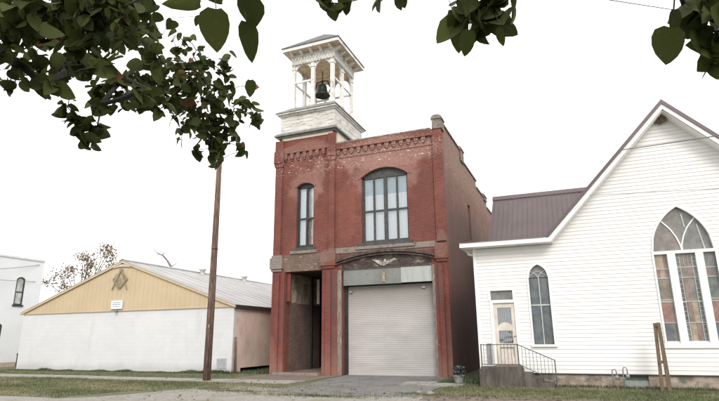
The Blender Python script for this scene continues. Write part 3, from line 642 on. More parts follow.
mb = MB(); mb.box(-12.76, -9.71, FY - .12, 24.42, 12.16, 12.24); mb.box(-12.86, -9.64, FY - .24, 24.55, 12.24, 12.31)
mb.build('deck_moulding', M['white_wood'], cup)
a = [(-12.92, FY - .28), (-9.58, FY - .28), (-9.58, 24.6), (-12.92, 24.6)]; b = [(-12.32, FY + .02), (-9.84, FY + .02), (-9.84, 23.75), (-12.32, 23.75)]
mb = MB()
mb.prism_z(a, 12.31, 12.34)
for i in range(4):
    j = (i + 1) % 4; mb.poly([(*a[i], 12.341), (*a[j], 12.341), (*b[j], 12.60), (*b[i], 12.60)])
mb.poly([(*p, 12.60) for p in b]); mb.build('deck_apron', M['lead_cap'], cup)
colx = [-12.14, -11.06, -9.99]; coly = [FY + .17, 22.28, 23.5]
for i, cx in enumerate(colx):
    for j, cy in enumerate(coly):
        if i == 1 and j == 1: continue
        mb = MB(); s = .085
        mb.box(cx - s, cx + s, cy - s, cy + s, 12.6, 15.0); mb.box(cx - s - .04, cx + s + .04, cy - s - .04, cy + s + .04, 12.6, 12.78); mb.box(cx - s - .03, cx + s + .03, cy - s - .03, cy + s + .03, 14.72, 14.80)
        mb.build('column', M['white_wood'], cup)
def bracket_y(mb, xa, xb, yc, z0, z1, sgn):   # quarter arch spandrel in the XZ plane
    pts = [(xa, z0), (xa, z1), (xb, z1)]; n = 8
    for k in range(n + 1):
        t = k / n * PI / 2; pts.append((xb + (xa - xb) * math.sin(t), z1 - .05 + (z0 - z1 + .05) * (1 - math.cos(t))))
    if sgn > 0: pts = pts[::-1]
    mb.prism_y(pts, yc - .035, yc + .035)
def bracket_x(mb, ya, yb, xc, z0, z1):
    pts = [(ya, z0), (ya, z1), (yb, z1)]; n = 8
    for k in range(n + 1):
        t = k / n * PI / 2; pts.append((yb + (ya - yb) * math.sin(t), z1 - .05 + (z0 - z1 + .05) * (1 - math.cos(t))))
    mb.prism_x(pts, xc - .035, xc + .035)
mb = MB()
for yc in (coly[0], coly[2]):
    for i in range(2):
        bracket_y(mb, colx[i] + .08, colx[i] + .50, yc, 14.4, 15.02, 1); bracket_y(mb, colx[i+1] - .08, colx[i+1] - .50, yc, 14.4, 15.02, -1)
for xc in (colx[0], colx[2]):
    for j in range(2):
        bracket_x(mb, coly[j] + .08, coly[j] + .55, xc, 14.4, 15.02); bracket_x(mb, coly[j+1] - .08, coly[j+1] - .55, xc, 14.4, 15.02)
mb.build('arch_brackets', M['white_wood'], cup)
mb = MB(); s = .035
for yc in (coly[0], coly[2]):
    for i in range(2):
        if yc == coly[0] and i == 1: continue
        mb.box(colx[i] + .085, colx[i+1] - .085, yc - s, yc + s, 13.98, 14.08)
for xc in (colx[0], colx[2]):
    for j in range(2): mb.box(xc - s, xc + s, coly[j] + .085, coly[j+1] - .085, 13.98, 14.08)
mb.build('cross_rail', M['white_wood'], cup)
mb = MB(); mb.tube([(colx[0] + .1, coly[2] - .05, 12.7), (colx[1], coly[2] - .05, 14.9)], .04, 6); mb.tube([(colx[0] + .05, 23.3, 14.9), (colx[0] + .05, 22.4, 12.7)], .04, 6)
mb.build('diagonal_brace', M['cream_board'], cup)
mb = MB(); X0, X1, Y0, Y1 = colx[0] - .12, colx[2] + .12, coly[0] - .12, coly[2] + .12
for (u0, u1, v0, v1) in ((X0, X1, Y0, Y0 + .1), (X0, X1, Y1 - .1, Y1), (X0, X0 + .1, Y0 + .1, Y1 - .1), (X1 - .1, X1, Y0 + .1, Y1 - .1)): mb.box(u0, u1, v0, v1, 15.0, 15.58)
mb.build('frieze', M['white_wood'], cup)
mb = MB()                        # pendant fretwork hanging on the frieze and small eave brackets above
def frange(a, b, st):
    while a < b: yield a; a += st
for x in frange(X0 + .03, X1 - .05, .17):
    mb.prism_y([(x, 15.30), (x + .055, 15.14), (x + .11, 15.30), (x + .11, 15.36), (x, 15.36)], Y0 - .035, Y0 - .002); mb.prism_y([(x, 15.06), (x + .055, 14.92), (x + .11, 15.06), (x + .11, 15.12), (x, 15.12)], Y0 - .03, Y0 - .002)
for y in frange(Y0 + .03, Y1 - .05, .17):
    mb.prism_x([(y, 15.30), (y + .055, 15.14), (y + .11, 15.30), (y + .11, 15.36), (y, 15.36)], X1 + .002, X1 + .035); mb.prism_x([(y, 15.06), (y + .055, 14.92), (y + .11, 15.06), (y + .11, 15.12), (y, 15.12)], X1 + .002, X1 + .03)
mb.build('fretwork', M['white_wood2'], cup)
mb = MB()
for x in (colx[0], (colx[0] + colx[1]) / 2, colx[1], (colx[1] + colx[2]) / 2, colx[2]):
    mb = MB(); mb.prism_x([(Y0 - .002, 15.36), (Y0 - .06, 15.36), (Y0 - .33, 15.52), (Y0 - .33, 15.62), (Y0 - .002, 15.62)], x - .06, x + .06); mb.build('eave_bracket', M['white_wood'], cup)
for y in (coly[0], (coly[0] + coly[1]) / 2, coly[1], (coly[1] + coly[2]) / 2, coly[2]):
    mb = MB(); mb.prism_y([(X1 + .002, 15.36), (X1 + .06, 15.36), (X1 + .33, 15.52), (X1 + .33, 15.62), (X1 + .002, 15.62)], y - .06, y + .06); mb.build('eave_bracket', M['white_wood'], cup)
RX0, RX1, RY0, RY1 = -12.56, -9.44, FY - .38, 23.98
mb = MB(); mb.box(RX0 + .03, RX1 - .03, RY0 + .03, RY1 - .03, 15.585, 15.63); mb.build('soffit', M['soffit_tan'], cup)
mb = MB(); mb.box(X0 + .1, X1 - .1, Y0 + .1, Y1 - .1, 15.0, 15.03); mb.build('belfry_ceiling', M['soffit_tan'], cup)
mb = MB()
for (u0, u1, v0, v1) in ((RX0, RX1, RY0, RY0 + .06), (RX0, RX1, RY1 - .06, RY1), (RX0, RX0 + .06, RY0 + .06, RY1 - .06), (RX1 - .06, RX1, RY0 + .06, RY1 - .06)): mb.box(u0, u1, v0, v1, 15.58, 15.76)
mb.build('eave_board', M['white_wood'], cup)
mb = MB(); e = .04; cx, cy, ap = (RX0 + RX1) / 2, (RY0 + RY1) / 2, 17.25
A = [(RX0 - e, RY0 - e), (RX1 + e, RY0 - e), (RX1 + e, RY1 + e), (RX0 - e, RY1 + e)]
mb.prism_z(A, 15.76, 15.80)
for i in range(4):
    p, q = A[i], A[(i + 1) % 4]; mb.poly([(*p, 15.80), (*q, 15.80), (cx, cy, ap)])
mb.build('cupola_roof', M['grey_shingle'], cup)
# the bell hangs in the cupola
BX, BY, BZ = -11.08, 22.25, 13.62
bell = thing('bell', (BX, BY, BZ), 'dark bronze bell hanging in the open cupola', 'bell')
mb = MB(); mb.lathe([(.40, 0), (.41, .03), (.36, .10), (.29, .22), (.25, .36), (.24, .50), (.20, .60), (.10, .66), (0.0, .67)], (BX, BY, BZ)); mb.lathe([(0.0, .1), (.33, .05), (.40, 0)], (BX, BY, BZ)); mb.build('bell_body', M['bronze'], bell)
mb = MB(); mb.tube([(BX, BY, BZ + .66), (BX, BY, BZ + .82)], .06, 8); mb.tube([(BX - .42, BY, BZ + .45), (BX - .30, BY, BZ + .80), (BX, BY, BZ + .86), (BX + .30, BY, BZ + .80), (BX + .42, BY, BZ + .45)], .035, 8)
mb.build('yoke', M['bronze'], bell)
mb = MB(); mb.tube([(BX, BY, BZ + .86), (BX, BY, 15.0)], .025, 6); mb.build('hanger', M['rust'], bell)
mb = MB(); mb.tube([(BX, BY, BZ + .4), (BX, BY, BZ - .03)], .02, 6); mb.lathe([(0, -.1), (.05, -.07), (.05, -.02), (0, .0)], (BX, BY, BZ), 10); mb.build('clapper', M['bronze'], bell)
# ------------------------------------------------------------------ the white church
CY = 18.0
ch = thing('white_church', (2, 24, 0), 'white clapboard church with a steep plum metal roof and pointed stained glass windows', 'church')
CX0, CX1, AX = -3.12, 9.3, 3.07
def wall_top(x): return 4.42 if x < -.55 else max(4.42, 8.28 - 1.06 * abs(x - AX)) if x < 6.7 else 4.42
sw = arch_gothic(-1.40, -0.80, 3.34, .43); bw = arch_gothic(2.28, 3.86, 3.92, 1.36)
cops = [opening(-1.40, -0.80, 1.26, sw, 10), opening(2.28, 3.86, 1.24, bw, 20), opening(-2.64, -1.88, .62, 2.60), opening(-2.68, -1.93, 2.68, 2.99)]
mb = MB(); facade(mb, CX0, CX1, .40, wall_top, CY, CY + .2, cops, extra=(-.55, AX, 6.7)); mb.build('front_wall', M['white_siding'], ch)
mb = MB(); lap = .118; z = .405
def xbounds(o, z):                              # where an opening's outline crosses height z
    xc = (o['x0'] + o['x1']) / 2
    if o['n'] == 1: return o['x0'], o['x1']
    if z <= o['top'](o['x0'] + 1e-6): return o['x0'], o['x1']
    if z >= o['top'](xc): return xc, xc
    lo, hi = o['x0'], xc
    for _ in range(30):
        m_ = (lo + hi) / 2
        if o['top'](m_) < z: lo = m_
        else: hi = m_
    return lo, 2*xc - lo
while z < 8.24:
    zt_ = z + lap; zm = z + lap / 2
    if zm < 4.42: iv = [(CX0 + .07, CX1, CX0 + .07, CX1)]
    else:
        h0, h1 = (8.30 - z) / 1.06, max(0.001, (8.30 - zt_) / 1.06); iv = [(AX - h0, AX + h0, AX - h1, AX + h1)]
    for o in cops:
        if o['z0'] < zm and z < o['top']((o['x0'] + o['x1']) / 2):
            (a0, b0), (a1, b1) = xbounds(o, z), xbounds(o, zt_); niv = []
            for (p, q, pt, qt) in iv:
                if b0 <= p or a0 >= q: niv.append((p, q, pt, qt)); continue
                if a0 > p: niv.append((p, a0, pt, a1))
                if b0 < q: niv.append((b0, q, b1, qt))
            iv = niv
    yb, yt = CY - .018, CY - .005
    for (a, b, at_, bt_) in iv:
        mb.poly([(a, yb, z), (b, yb, z), (bt_, yt, zt_), (at_, yt, zt_)]); mb.poly([(b, yb, z), (a, yb, z), (a, CY - .001, z), (b, CY - .001, z)])
        mb.poly([(a, CY, z), (a, yb, z), (at_, yt, zt_)]); mb.poly([(b, yb, z), (b, CY, z), (bt_, yt, zt_)])
    z += lap
sd_ = mb.build('clapboard_siding', M['white_siding'], ch)
mb = MB(); mb.box(CX0 - .03, CX0 + .08, CY - .035, CY + .1, .40, 4.42); mb.build('corner_board', M['trim_white'], ch)
mb = MB(); mb.box(CX0, CX0 + .2, CY + .2, 30, .40, 4.42); mb.box(9.1, 9.3, CY + .2, 30, .4, 4.42); mb.box(CX0 + .2, 9.1, 29.8, 30, .4, 4.42); mb.build('side_wall', M['white_siding'], ch)
mb = MB(); facade(mb, CX0 + .02, CX1, -.2, .40, CY + .03, CY + .3, [opening(1.02, 1.68, .06, .38)]); mb.box(CX0 + .02, CX0 + .3, CY + .3, 30, -.2, .4); mb.box(CX0 - .03, CX1, CY - .02, CY + .3, .375, .402, 1)
mb.build('foundation', [M['foundation'], M['frame_grey']], ch)
mb = MB(); mb.box(1.02, 1.68, CY + .10, CY + .13, .22, .38); mb.box(1.02, 1.68, CY + .07, CY + .12, .06, .22, 1); mb.build('basement_window', [M['basement_dark'], M['basement_pale']], ch)
# roofs
RF = 17.5
def slab(mb, x0, z0, x1, z1, y0, y1, t, m=0): mb.prism_y([(x0, z0 - t), (x1, z1 - t), (x1, z1), (x0, z0)] if x0 < x1 else [(x1, z1 - t), (x0, z0 - t), (x0, z0), (x1, z1)], y0, y1, m)
apz = 8.63; ex = 3.80
mb = MB()
mb.prism_y([(AX - ex, apz - 1.06*ex - .03), (AX - ex + .1, apz - 1.06*ex - .03), (AX, apz - .15), (AX + ex - .1, apz - 1.06*ex - .03), (AX + ex, apz - 1.06*ex - .03), (AX + ex, apz - 1.06*ex), (AX, apz), (AX - ex, apz - 1.06*ex)], RF - .03, 31)
for k in range(26):
    y = 17.9 + k * .5
    for s in (-1, 1): mb.prism_y([(AX + s*ex, apz - 1.06*ex), (AX + s*.05, apz - .05), (AX + s*.05, apz), (AX + s*ex, apz - 1.06*ex + .03)], y, y + .03)
mb.build('main_roof', M['purple_metal'], ch)
mb = MB()
xk = AX - (apz - .32 - 4.42) / 1.06
mb.prism_y([(AX - ex + .02, 4.42), (xk, 4.42), (AX, apz - .32), (AX, apz - .15), (AX - ex + .085, 4.56), (AX - ex + .02, 4.56)], RF, RF + .05)
mb.prism_y([(AX, apz - .32), (2*AX - xk, 4.42), (AX + ex - .02, 4.42), (AX + ex - .02, apz - 1.06*ex - .11), (AX, apz - .15)], RF, RF + .05)
mb.box(-3.50, AX - ex + .018, RF, RF + .05, 4.42, 4.56); mb.box(-3.50, -3.45, RF + .05, 22.7, 4.42, 4.56)
mb.build('fascia', M['trim_white'], ch)
mb = MB()
for s in (-1, 1): mb.prism_y([(AX, apz - .36), (AX, apz - .335), (AX + s*3.64, apz - 1.06*3.64 - .31), (AX + s*3.64, apz - 1.06*3.64 - .335)][::s], RF + .05, CY + .0)
mb.box(-3.45, -.55, RF + .05, CY - .03, 4.422, 4.45); mb.box(-3.45, CX0 - .03, CY - .03, 22.7, 4.43, 4.455)
mb.build('soffit', M['trim_white'], ch)
mb = MB(); mb.poly([(-3.52, RF - .02, 4.58), (-.79, RF - .02, 4.58), (-.79, 22.9, 4.75), (-3.52, 22.9, 4.75)]); mb.poly([(-3.52, RF - .02, 4.565), (-.79, RF - .02, 4.565), (-.79, RF - .02, 4.58), (-3.52, RF - .02, 4.58)])
mb.poly([(-3.52, RF - .02, 4.565), (-3.52, RF - .02, 4.58), (-3.52, 22.9, 4.75), (-3.52, 22.9, 4.56)]); mb.build('wing_roof', M['lead_cap'], ch)
mb = MB(); rz, ry, ey, ez = 8.36, 26.6, 22.7, 4.42
mb.prism_x([(ey, ez - .12), (ry, rz - .12), (2*ry - ey, ez - .12), (2*ry - ey, ez), (ry, rz), (ey, ez)][::-1], -3.45, 2.9)
for k in range(28):
    x = -3.35 + k * .225
    mb.prism_x([(ey, ez), (ry, rz - .002), (ry, rz + .028), (ey, ez + .03)], x, x + .025)
mb.prism_x([(ry - .2, rz - .17), (ry, rz + .05), (ry + .2, rz - .17), (ry + .2, rz - .13), (ry, rz + .09), (ry - .2, rz - .13)], -3.47, 2.9)
mb.build('transept_roof', M['purple_metal'], ch)
mb = MB(); mb.prism_x([(ey + .3, 4.4), (2*ry - ey - .3, 4.4), (ry, rz - .2)], -3.1, -2.9); mb.build('transept_gable', M['white_siding'], ch)
mb = MB(); mb.tube([(-3.32, CY + .05, 4.36), (-3.32, CY + .05, 4.26), (-3.16, CY + .02, 4.22)], .035, 8); mb.build('gutter_outlet', M['trim_white'], ch)

def ring_frame(mb, x0, x1, z0, topf, w, y0, y1, n=20, m=0, sill=True):
    pts = curve_pts(topf, x1, x0, n); band_along(mb, pts, -w, y0, y1, m)
    za = topf(x0)
    mb.box(x0 - w, x0, y0, y1, z0, za, m); mb.box(x1, x1 + w, y0, y1, z0, topf(x1), m)
    if sill: mb.box(x0 - w - .03, x1 + w + .03, y0 - .04, y1, z0 - .07, z0, m)
# small pointed window
w = MB(); ring_frame(w, -1.40, -.80, 1.26, sw, .055, CY - .05, CY + .08, 16); W = w.build('window', M['trim_white'], ch)
def gpane(W, pts, mat, y=CY + .07): q = MB(); q.prism_y(pts, y, y + .01); return q.build('pane', M[mat], W)
gpane(W, [(-1.40, 1.26), (-1.115, 1.26), (-1.115, 2.46), (-1.40, 2.46)], 'sg_slate'); gpane(W, [(-1.085, 1.26), (-.80, 1.26), (-.80, 2.46), (-1.085, 2.46)], 'sg_slate')
gpane(W, [(-1.40, 2.50), (-1.115, 2.50), (-1.115, 3.36), (-1.40, 3.36)], 'sg_slate'); gpane(W, [(-1.085, 2.50), (-.80, 2.50), (-.80, 3.36), (-1.085, 3.36)], 'sg_slate')
gpane(W, arch_poly(-1.40, -.80, 3.361, sw, 14), 'sg_grey')
mb = MB(); yy = (CY + .035, CY + .068); mb.box(-1.115, -1.085, *yy, 1.26, 3.36); mb.box(-1.40, -.80, yy[0] + .002, yy[1] + .002, 2.455, 2.50)
for s in (-1, 1): band_along(mb, [(-1.10, 3.36), (-1.10 + s*.05, 3.44), (-1.10 + s*.13, 3.52), (-1.10 + s*.22, 3.57)], .022, yy[0] + .004, yy[1] + .004)
for s in (-1, 1): band_along(mb, [(-1.10 + s*.28, 3.36), (-1.10 + s*.24, 3.43), (-1.10 + s*.10, 3.52), (-1.10, 3.56)], .018, yy[0] + .006, yy[1] + .006)
mb.build('tracery', M['came'], W)
# great window: three lights under a traceried head
w = MB(); ring_frame(w, 2.28, 3.86, 1.24, bw, .05, CY - .05, CY + .08, 24, sill=False)
for a, b in ((2.63, 2.84), (3.36, 3.56)): w.box(a, b, CY - .04, CY + .10, 1.24, 3.86)
w.box(2.28, 3.86, CY - .045, CY + .10, 3.86, 3.95)
w.box(2.20, 3.94, CY - .06, CY + .1, 1.14, 1.24)
for a, b in ((2.28, 2.63), (2.84, 3.36), (3.56, 3.86)): w.prism_x([(CY - .03, 1.24), (CY + .07, 1.24), (CY + .07, 1.33)], a, b)
W = w.build('window', M['trim_white'], ch)
def light(x0, x1, rows, border=False):
    q = MB(); mats = []; z = 1.26; cz = []
    for zt, cols in rows:
        n = len(cols)
        for i, c in enumerate(cols):
            if M[c] not in mats: mats.append(M[c])
            a = x0 + (x1 - x0) * i / n; b = x0 + (x1 - x0) * (i + 1) / n
            q.box(a, b, CY + .07 + R.uniform(0, .002), CY + .085, z, zt, mats.index(M[c]))
        cz.append(zt); z = zt
    q.build('pane', mats, W)
    c = MB()
    for xx in (x0 + .006, x1 - .006): c.box(xx - .006, xx + .006, CY + .055, CY + .069, 1.26, 3.86)
    for zt in cz[:-1]: c.box(x0 + .004, x1 - .004, CY + .054, CY + .068, zt - .011, zt + .011)
    if border:
        bw_ = .10
        for xx in (x0 + bw_, x1 - bw_): c.box(xx - .009, xx + .009, CY + .053, CY + .067, 1.26, 3.86)
        z = 1.26
        while z < 3.8:
            z += .13
            for a, b in ((x0, x0 + bw_), (x1 - bw_, x1)): c.box(a, b, CY + .051, CY + .066, z - .006, z + .006)
        for a in (.33, .66): c.box(x0 + bw_ + (x1 - x0 - 2*bw_)*a - .005, x0 + bw_ + (x1 - x0 - 2*bw_)*a + .005, CY + .051, CY + .066, 3.5, 3.86)
    c.build('leading', M['came'], W)
light(2.28, 2.63, [(1.85, ['sg_blue', 'sg_blue', 'sg_grey']), (2.45, ['sg_red', 'sg_red', 'sg_brown']), (2.52, ['sg_tan'] * 2), (3.15, ['sg_green', 'sg_brown', 'sg_green']), (3.42, ['sg_brown', 'sg_tan', 'sg_brown']), (3.86, ['sg_tan', 'sg_tan', 'sg_brown'])])
light(2.84, 3.36, [(1.85, ['sg_grey', 'sg_tan', 'sg_brown', 'sg_grey']), (2.45, ['sg_dark', 'sg_brown', 'sg_tan', 'sg_teal']), (3.15, ['sg_dark', 'sg_brown', 'sg_smoke', 'sg_teal']), (3.45, ['sg_grey', 'sg_smoke', 'sg_brown', 'sg_grey']), (3.86, ['sg_green', 'sg_smoke', 'sg_smoke', 'sg_green'])], True)
light(3.56, 3.86, [(1.85, ['sg_blue', 'sg_blue', 'sg_grey']), (2.45, ['sg_red', 'sg_brown']), (2.52, ['sg_brown']), (3.15, ['sg_teal', 'sg_teal', 'sg_grey']), (3.42, ['sg_brown', 'sg_grey']), (3.86, ['sg_grey'])])
# head glass in four leaves
def head_piece(x0, x1, f0, mat, y):
    q = MB(); n = 10; q.prism_y([(x0 + (x1 - x0) * k / n, f0(x0 + (x1 - x0) * k / n)) for k in range(n + 1)] + [(x1 + (x0 - x1) * k / n, bw(x1 + (x0 - x1) * k / n)) for k in range(n + 1)], y, y + .01); q.build('pane', M[mat], W)
head_piece(2.285, 3.07, lambda x: 3.95, 'sg_smoke', CY + .07); head_piece(3.07, 3.855, lambda x: 3.95, 'sg_grey', CY + .07)
mb = MB()
for s in (-1, 1):
    pts = [(3.07, 3.95), (3.07 + s*.02, 4.12), (3.07 + s*.10, 4.38), (3.07 + s*.22, 4.62), (3.07 + s*.36, 4.80), (3.07 + s*.47, 4.92)]
    band_along(mb, pts, .035, CY + .04 + .003*s, CY + .068)
mb.box(3.058, 3.082, CY + .035, CY + .066, 3.95, 4.1)
mb.build('tracery', M['trim_white'], W)
for pp in ([(3.20, 4.65), (3.235, 4.65), (3.195, 5.06), (3.16, 5.08)], [(3.63, 3.96), (3.665, 3.96), (3.555, 4.72), (3.52, 4.72)]):
    mb = MB(); mb.prism_y(pp, CY + .055, CY + .066); mb.build('reflection_strip', M['came'], W)  # solid pale strips that imitate reflections on the head glass
# door with fanlight
mb = MB()
for (a, b, c, d) in ((-2.70, -2.60, .62, 2.58), (-1.92, -1.82, .62, 2.58), (-2.70, -1.82, 2.58, 2.655)): mb.box(a, b, CY - .05, CY + .12, c, d)
mb.box(-2.74, -1.88, CY - .04, CY + .1, 2.985, 3.04); mb.box(-2.74, -2.66, CY - .04, CY + .1, 2.66, 2.982); mb.box(-1.95, -1.88, CY - .04, CY + .1, 2.66, 2.982)
D = mb.build('door_frame', M['trim_white'], ch)
q = MB(); q.box(-2.66, -1.95, CY + .05, CY + .06, 2.69, 2.98); q.build('fanlight_pane', M['sg_grey'], D)
mb = MB(); dx0, dx1 = -2.60, -1.92
for (a, b, c, d) in ((dx0, dx0 + .12, .64, 2.57), (dx1 - .12, dx1, .64, 2.57), (dx0 + .12, dx1 - .12, 2.43, 2.57), (dx0 + .12, dx1 - .12, 1.70, 1.84), (dx0 + .12, dx1 - .12, .64, .86), (dx0 + .12, dx1 - .12, 1.18, 1.30)): mb.box(a, b, CY + .0, CY + .05, c, d)
mb.box(dx0, dx1, CY + .055, CY + .08, .64, 1.2); mb.prism_y(arch_poly(dx0 + .13, dx1 - .13, 1.84, arch_seg(dx0 + .13, dx1 - .13, 1.86, .10), 8), CY + .012, CY + .04)
dr = mb.build('door', M['door_cream'], ch); dr['label'] = 'cream panelled door with curtained glass'
q = MB(); q.box(dx0 + .1, dx1 - .1, CY + .03, CY + .035, 1.3, 2.45); q.build('door_pane', M['glass'], dr)
q = MB()
for k in range(8):
    a = dx0 + .1 + k * .06; q.box(a, a + .045, CY + .06 + .01 * (k % 2), CY + .07 + .01 * (k % 2), 1.3, 2.45)
q.box(dx0, dx1, CY + .1, CY + .11, .6, 2.6, 1)
q.build('curtain', [plain('grey_lace_curtain', (.36, .345, .32), .9, var=.1), M['room_dark']], dr)
q = MB(); q.tube([(dx1 - .06, CY - .0, 1.52), (dx1 - .06, CY - .05, 1.52)], .02, 8); q.build('door_handle', M['rust'], dr)
mb = MB(); mb.box(-2.87, -2.74, CY - .10, CY - .03, .70, 1.30); mb.build('meter_box', M['shutter_grey'], ch)
# stoop and steps
mb = MB(); mb.prism_z([(-3.06, 17.28), (-1.78, 17.28), (-1.78, 17.97), (-3.0, 17.97)], -.1, .54); mb.box(-3.02, -1.8, 17.3, 17.97, .54, .60)
st = mb.build('stoop', M['concrete_dark'], ch)
mb = MB()
for k, (a, b, z) in enumerate(((-1.78, -1.50, .44), (-1.50, -1.22, .30), (-1.22, -.90, .16))): mb.box(a, b, 17.34, 17.97, -.1, z)
mb.build('side_steps', M['concrete_dark'], ch)
mb = MB(); mb.box(-2.62, -1.86, 17.7, CY + .02, .60, .66); mb.build('door_sill', M['stone_sill'], ch)
RY = 17.36
def rz_at(x): return 1.27 if x < -1.86 else 1.27 - (x + 1.86) * (.46 / 1.04)
mb = MB(); mb.tube([(-2.98, RY, 1.27), (-1.86, RY, 1.27), (-.82, RY, .81)], .014, 6, smooth=True); mb.tube([(-2.98, RY, .68), (-1.86, RY, .68), (-.82, RY, .20)], .011, 6)
rl = mb.build('railing', M['black_iron'], ch)
for x in (-2.98, -1.86, -.82):
    q = MB(); q.box(x - .016, x + .016, RY - .016, RY + .016, .6 if x < -1.8 else .0, rz_at(x) + .02); q.build('railing_post', M['black_iron'], rl)
x = -2.90
while x < -.88:
    if abs(x + 1.86) > .04:
        q = MB(); q.box(x - .006, x + .006, RY - .006, RY + .006, rz_at(x) - .59 if x > -1.86 else .68, rz_at(x)); q.build('baluster', M['black_iron'], rl)
    x += .105
# nest under the gable
nest = MB()
for k in range(14):
    a = R.uniform(0, 6.28); nest.lathe([(0, -.05), (.05, -.03), (.06, 0), (.04, .04), (0, .05)], (3.02 + R.gauss(0, .07), CY - .08 - R.random() * .05, 8.08 + R.gauss(0, .045)), 7)
tag(nest.build('wasp_nest', M['nest'], loc=(3.02, CY - .1, 8.08)), 'small brown mud nest tucked under the peak of the church gable', 'nest')

# ------------------------------------------------------------------ the lodge hall on the left
HY = 21.0; HX0, HX1, HA = -29.30, -14.97, -22.15
hall = thing('lodge_hall', (-22.1, 30, 0), 'long low white hall with a tan metal gable and a pale metal roof', 'hall')
def gab(x): return 3.04 + (5.52 - 3.04) * (1 - abs(x - HA) / 7.17)
mb = MB(); mb.box(HX0, HX1, HY, HY + .2, -.2, 3.04); mb.build('front_wall', M['hall_white'], hall)
mb = MB(); mb.box(HX1 - .2, HX1 - .002, HY + .2, 40, .22, 3.04); mb.box(HX1 - .2, HX1 - .002, HY + .2, HY + .7, -.2, .22); mb.box(HX1 - .2, HX1 - .002, 24.8, 40, -.2, .22); mb.box(HX1 - .6, HX1 - .4, HY + .2, 26, -.2, .4, 1)  # last box: near-black strip behind the base gap, painted crawlspace shadow
mb.build('side_wall', [M['hall_pink'], M['room_dark']], hall)
mb = MB(); mb.box(HX0, HX0 + .2, HY + .2, 40, -.2, 3.04); mb.box(HX0 + .2, HX1 - .2, 39.8, 40, -.2, 3.04); mb.build('side_wall', M['hall_white'], hall)
mb = MB(); x = HX0
while x < HX1 - .01:                                   # ribbed vertical sheets
    x2 = min(x + .30, HX1)
    for (a, b, d) in ((x, x + .03, .010), (x + .03, x2, .0)):
        b = min(b, HX1); y = HY - .03 - d
        mb.poly([(a, y, 3.0), (b, y, 3.0), (b, y, gab(b)), (a, y, gab(a))])
        if d: mb.poly([(a, y, 3.0), (a, y, gab(a)), (a, y + d, gab(a)), (a, y + d, 3.0)]); mb.poly([(b, y, 3.0), (b, y + d, 3.0), (b, y + d, gab(b)), (b, y, gab(b))])
    x = x2
mb.box(HX0, HX1, HY - .06, HY - .001, 2.99, 3.03)
mb.prism_y([(HX0, 3.04), (HX1, 3.04), (HA, 5.5)], HY + .0, HY + .15)
mb.build('gable_panel', M['tan_metal'], hall)
mb = MB(); top = 5.66; sl = (top - 3.10) / 7.30
mb.prism_y([(HA - 7.3, 3.10 - .14), (HA, top - .16), (HA + 7.3, 3.10 - .14), (HA + 7.3, 3.10 - .02), (HA, top - .02), (HA - 7.3, 3.10 - .02)], HY - .12, HY - .05); mb.build('rake_trim', M['tan_trim'], hall)
mb = MB(); mb.prism_y([(HA - 7.3, 3.07), (HA, top - .05), (HA + 7.3, 3.07), (HA + 7.3, 3.10), (HA, top), (HA - 7.3, 3.10)], HY - .13, 40.2)
for k in range(20):
    y = HY + .2 + k * .95
    for s in (-1, 1): mb.prism_y([(HA + s*7.3, 3.10), (HA, top), (HA, top + .02), (HA + s*7.3, 3.12)], y, y + .03)
rf = mb.build('roof', M['roof_pale'], hall)
mb = MB(); mb.prism_y([(HA - .22, top - .07), (HA, top + .04), (HA + .22, top - .07), (HA + .22, top - .02), (HA, top + .07), (HA - .22, top - .02)], HY - .14, 40.2); mb.build('ridge_cap', M['roof_pale'], rf)
for y in (27.0, 31.6):
    q = MB(); q.lathe([(.16, -.05), (.16, .22), (.24, .24), (.24, .34), (.05, .44), (0, .44)], (HA + .35, y, top - .12), 14); q.build('roof_vent', M['ventilator'], rf)
mb = MB(); mb.box(HA + 7.24, HA + 7.31, HY - .05, 40, 2.93, 3.095); mb.box(HX1, HA + 7.24, HY + .0, 40, 2.97, 3.0); mb.build('side_fascia', M['brown_fascia'], hall)
# emblem: compasses over a square with a letter
mb = MB(); ey_ = HY - .09; ex_, ez_ = -22.2, 4.98
def bar(mb, a, b, w, y0, y1):
    d = Vector((b[0] - a[0], 0, b[1] - a[1])).normalized(); n = Vector((-d.z, 0, d.x)) * w / 2
    mb.prism_y([(a[0] - n.x, a[1] - n.z), (b[0] - n.x, b[1] - n.z), (b[0] + n.x, b[1] + n.z), (a[0] + n.x, a[1] + n.z)][::-1], y0, y1)
for s in (-1, 1):
    bar(mb, (ex_ + s*.03, ez_ + .12), (ex_ + s*.30, ez_ - .45), .09, ey_ - .02, ey_); bar(mb, (ex_ + s*.30, ez_ - .45), (ex_ + s*.52, ez_ - .88), .06, ey_ - .019, ey_)
    bar(mb, (ex_, ez_ - .82), (ex_ + s*.50, ez_ - .30), .10, ey_ - .03, ey_ - .021)
    bar(mb, (ex_ + s*.18, ez_ - .02), (ex_ + s*.46, ez_ - .30), .05, ey_ - .034, ey_ - .03)
mb.prism_y([(ex_ + .10 * math.cos(k*PI/5), ez_ + .14 + .10 * math.sin(k*PI/5)) for k in range(10)], ey_ - .04, ey_ - .005)
n = 14; gp = [(ex_ + .13 * math.cos(t), ez_ - .42 + .15 * math.sin(t)) for t in [math.radians(45 + 270 * k / n) for k in range(n + 1)]]
for a, b in zip(gp[:-1], gp[1:]): bar(mb, a, b, .05, ey_ - .036, ey_ - .031)
bar(mb, gp[-1], (gp[-1][0], ez_ - .42), .05, ey_ - .036, ey_ - .03); bar(mb, (ex_ + .10, ez_ - .42), (ex_, ez_ - .42), .05, ey_ - .037, ey_ - .03)
eo = mb.build('square_and_compasses_emblem', M['emblem_brown'], hall)
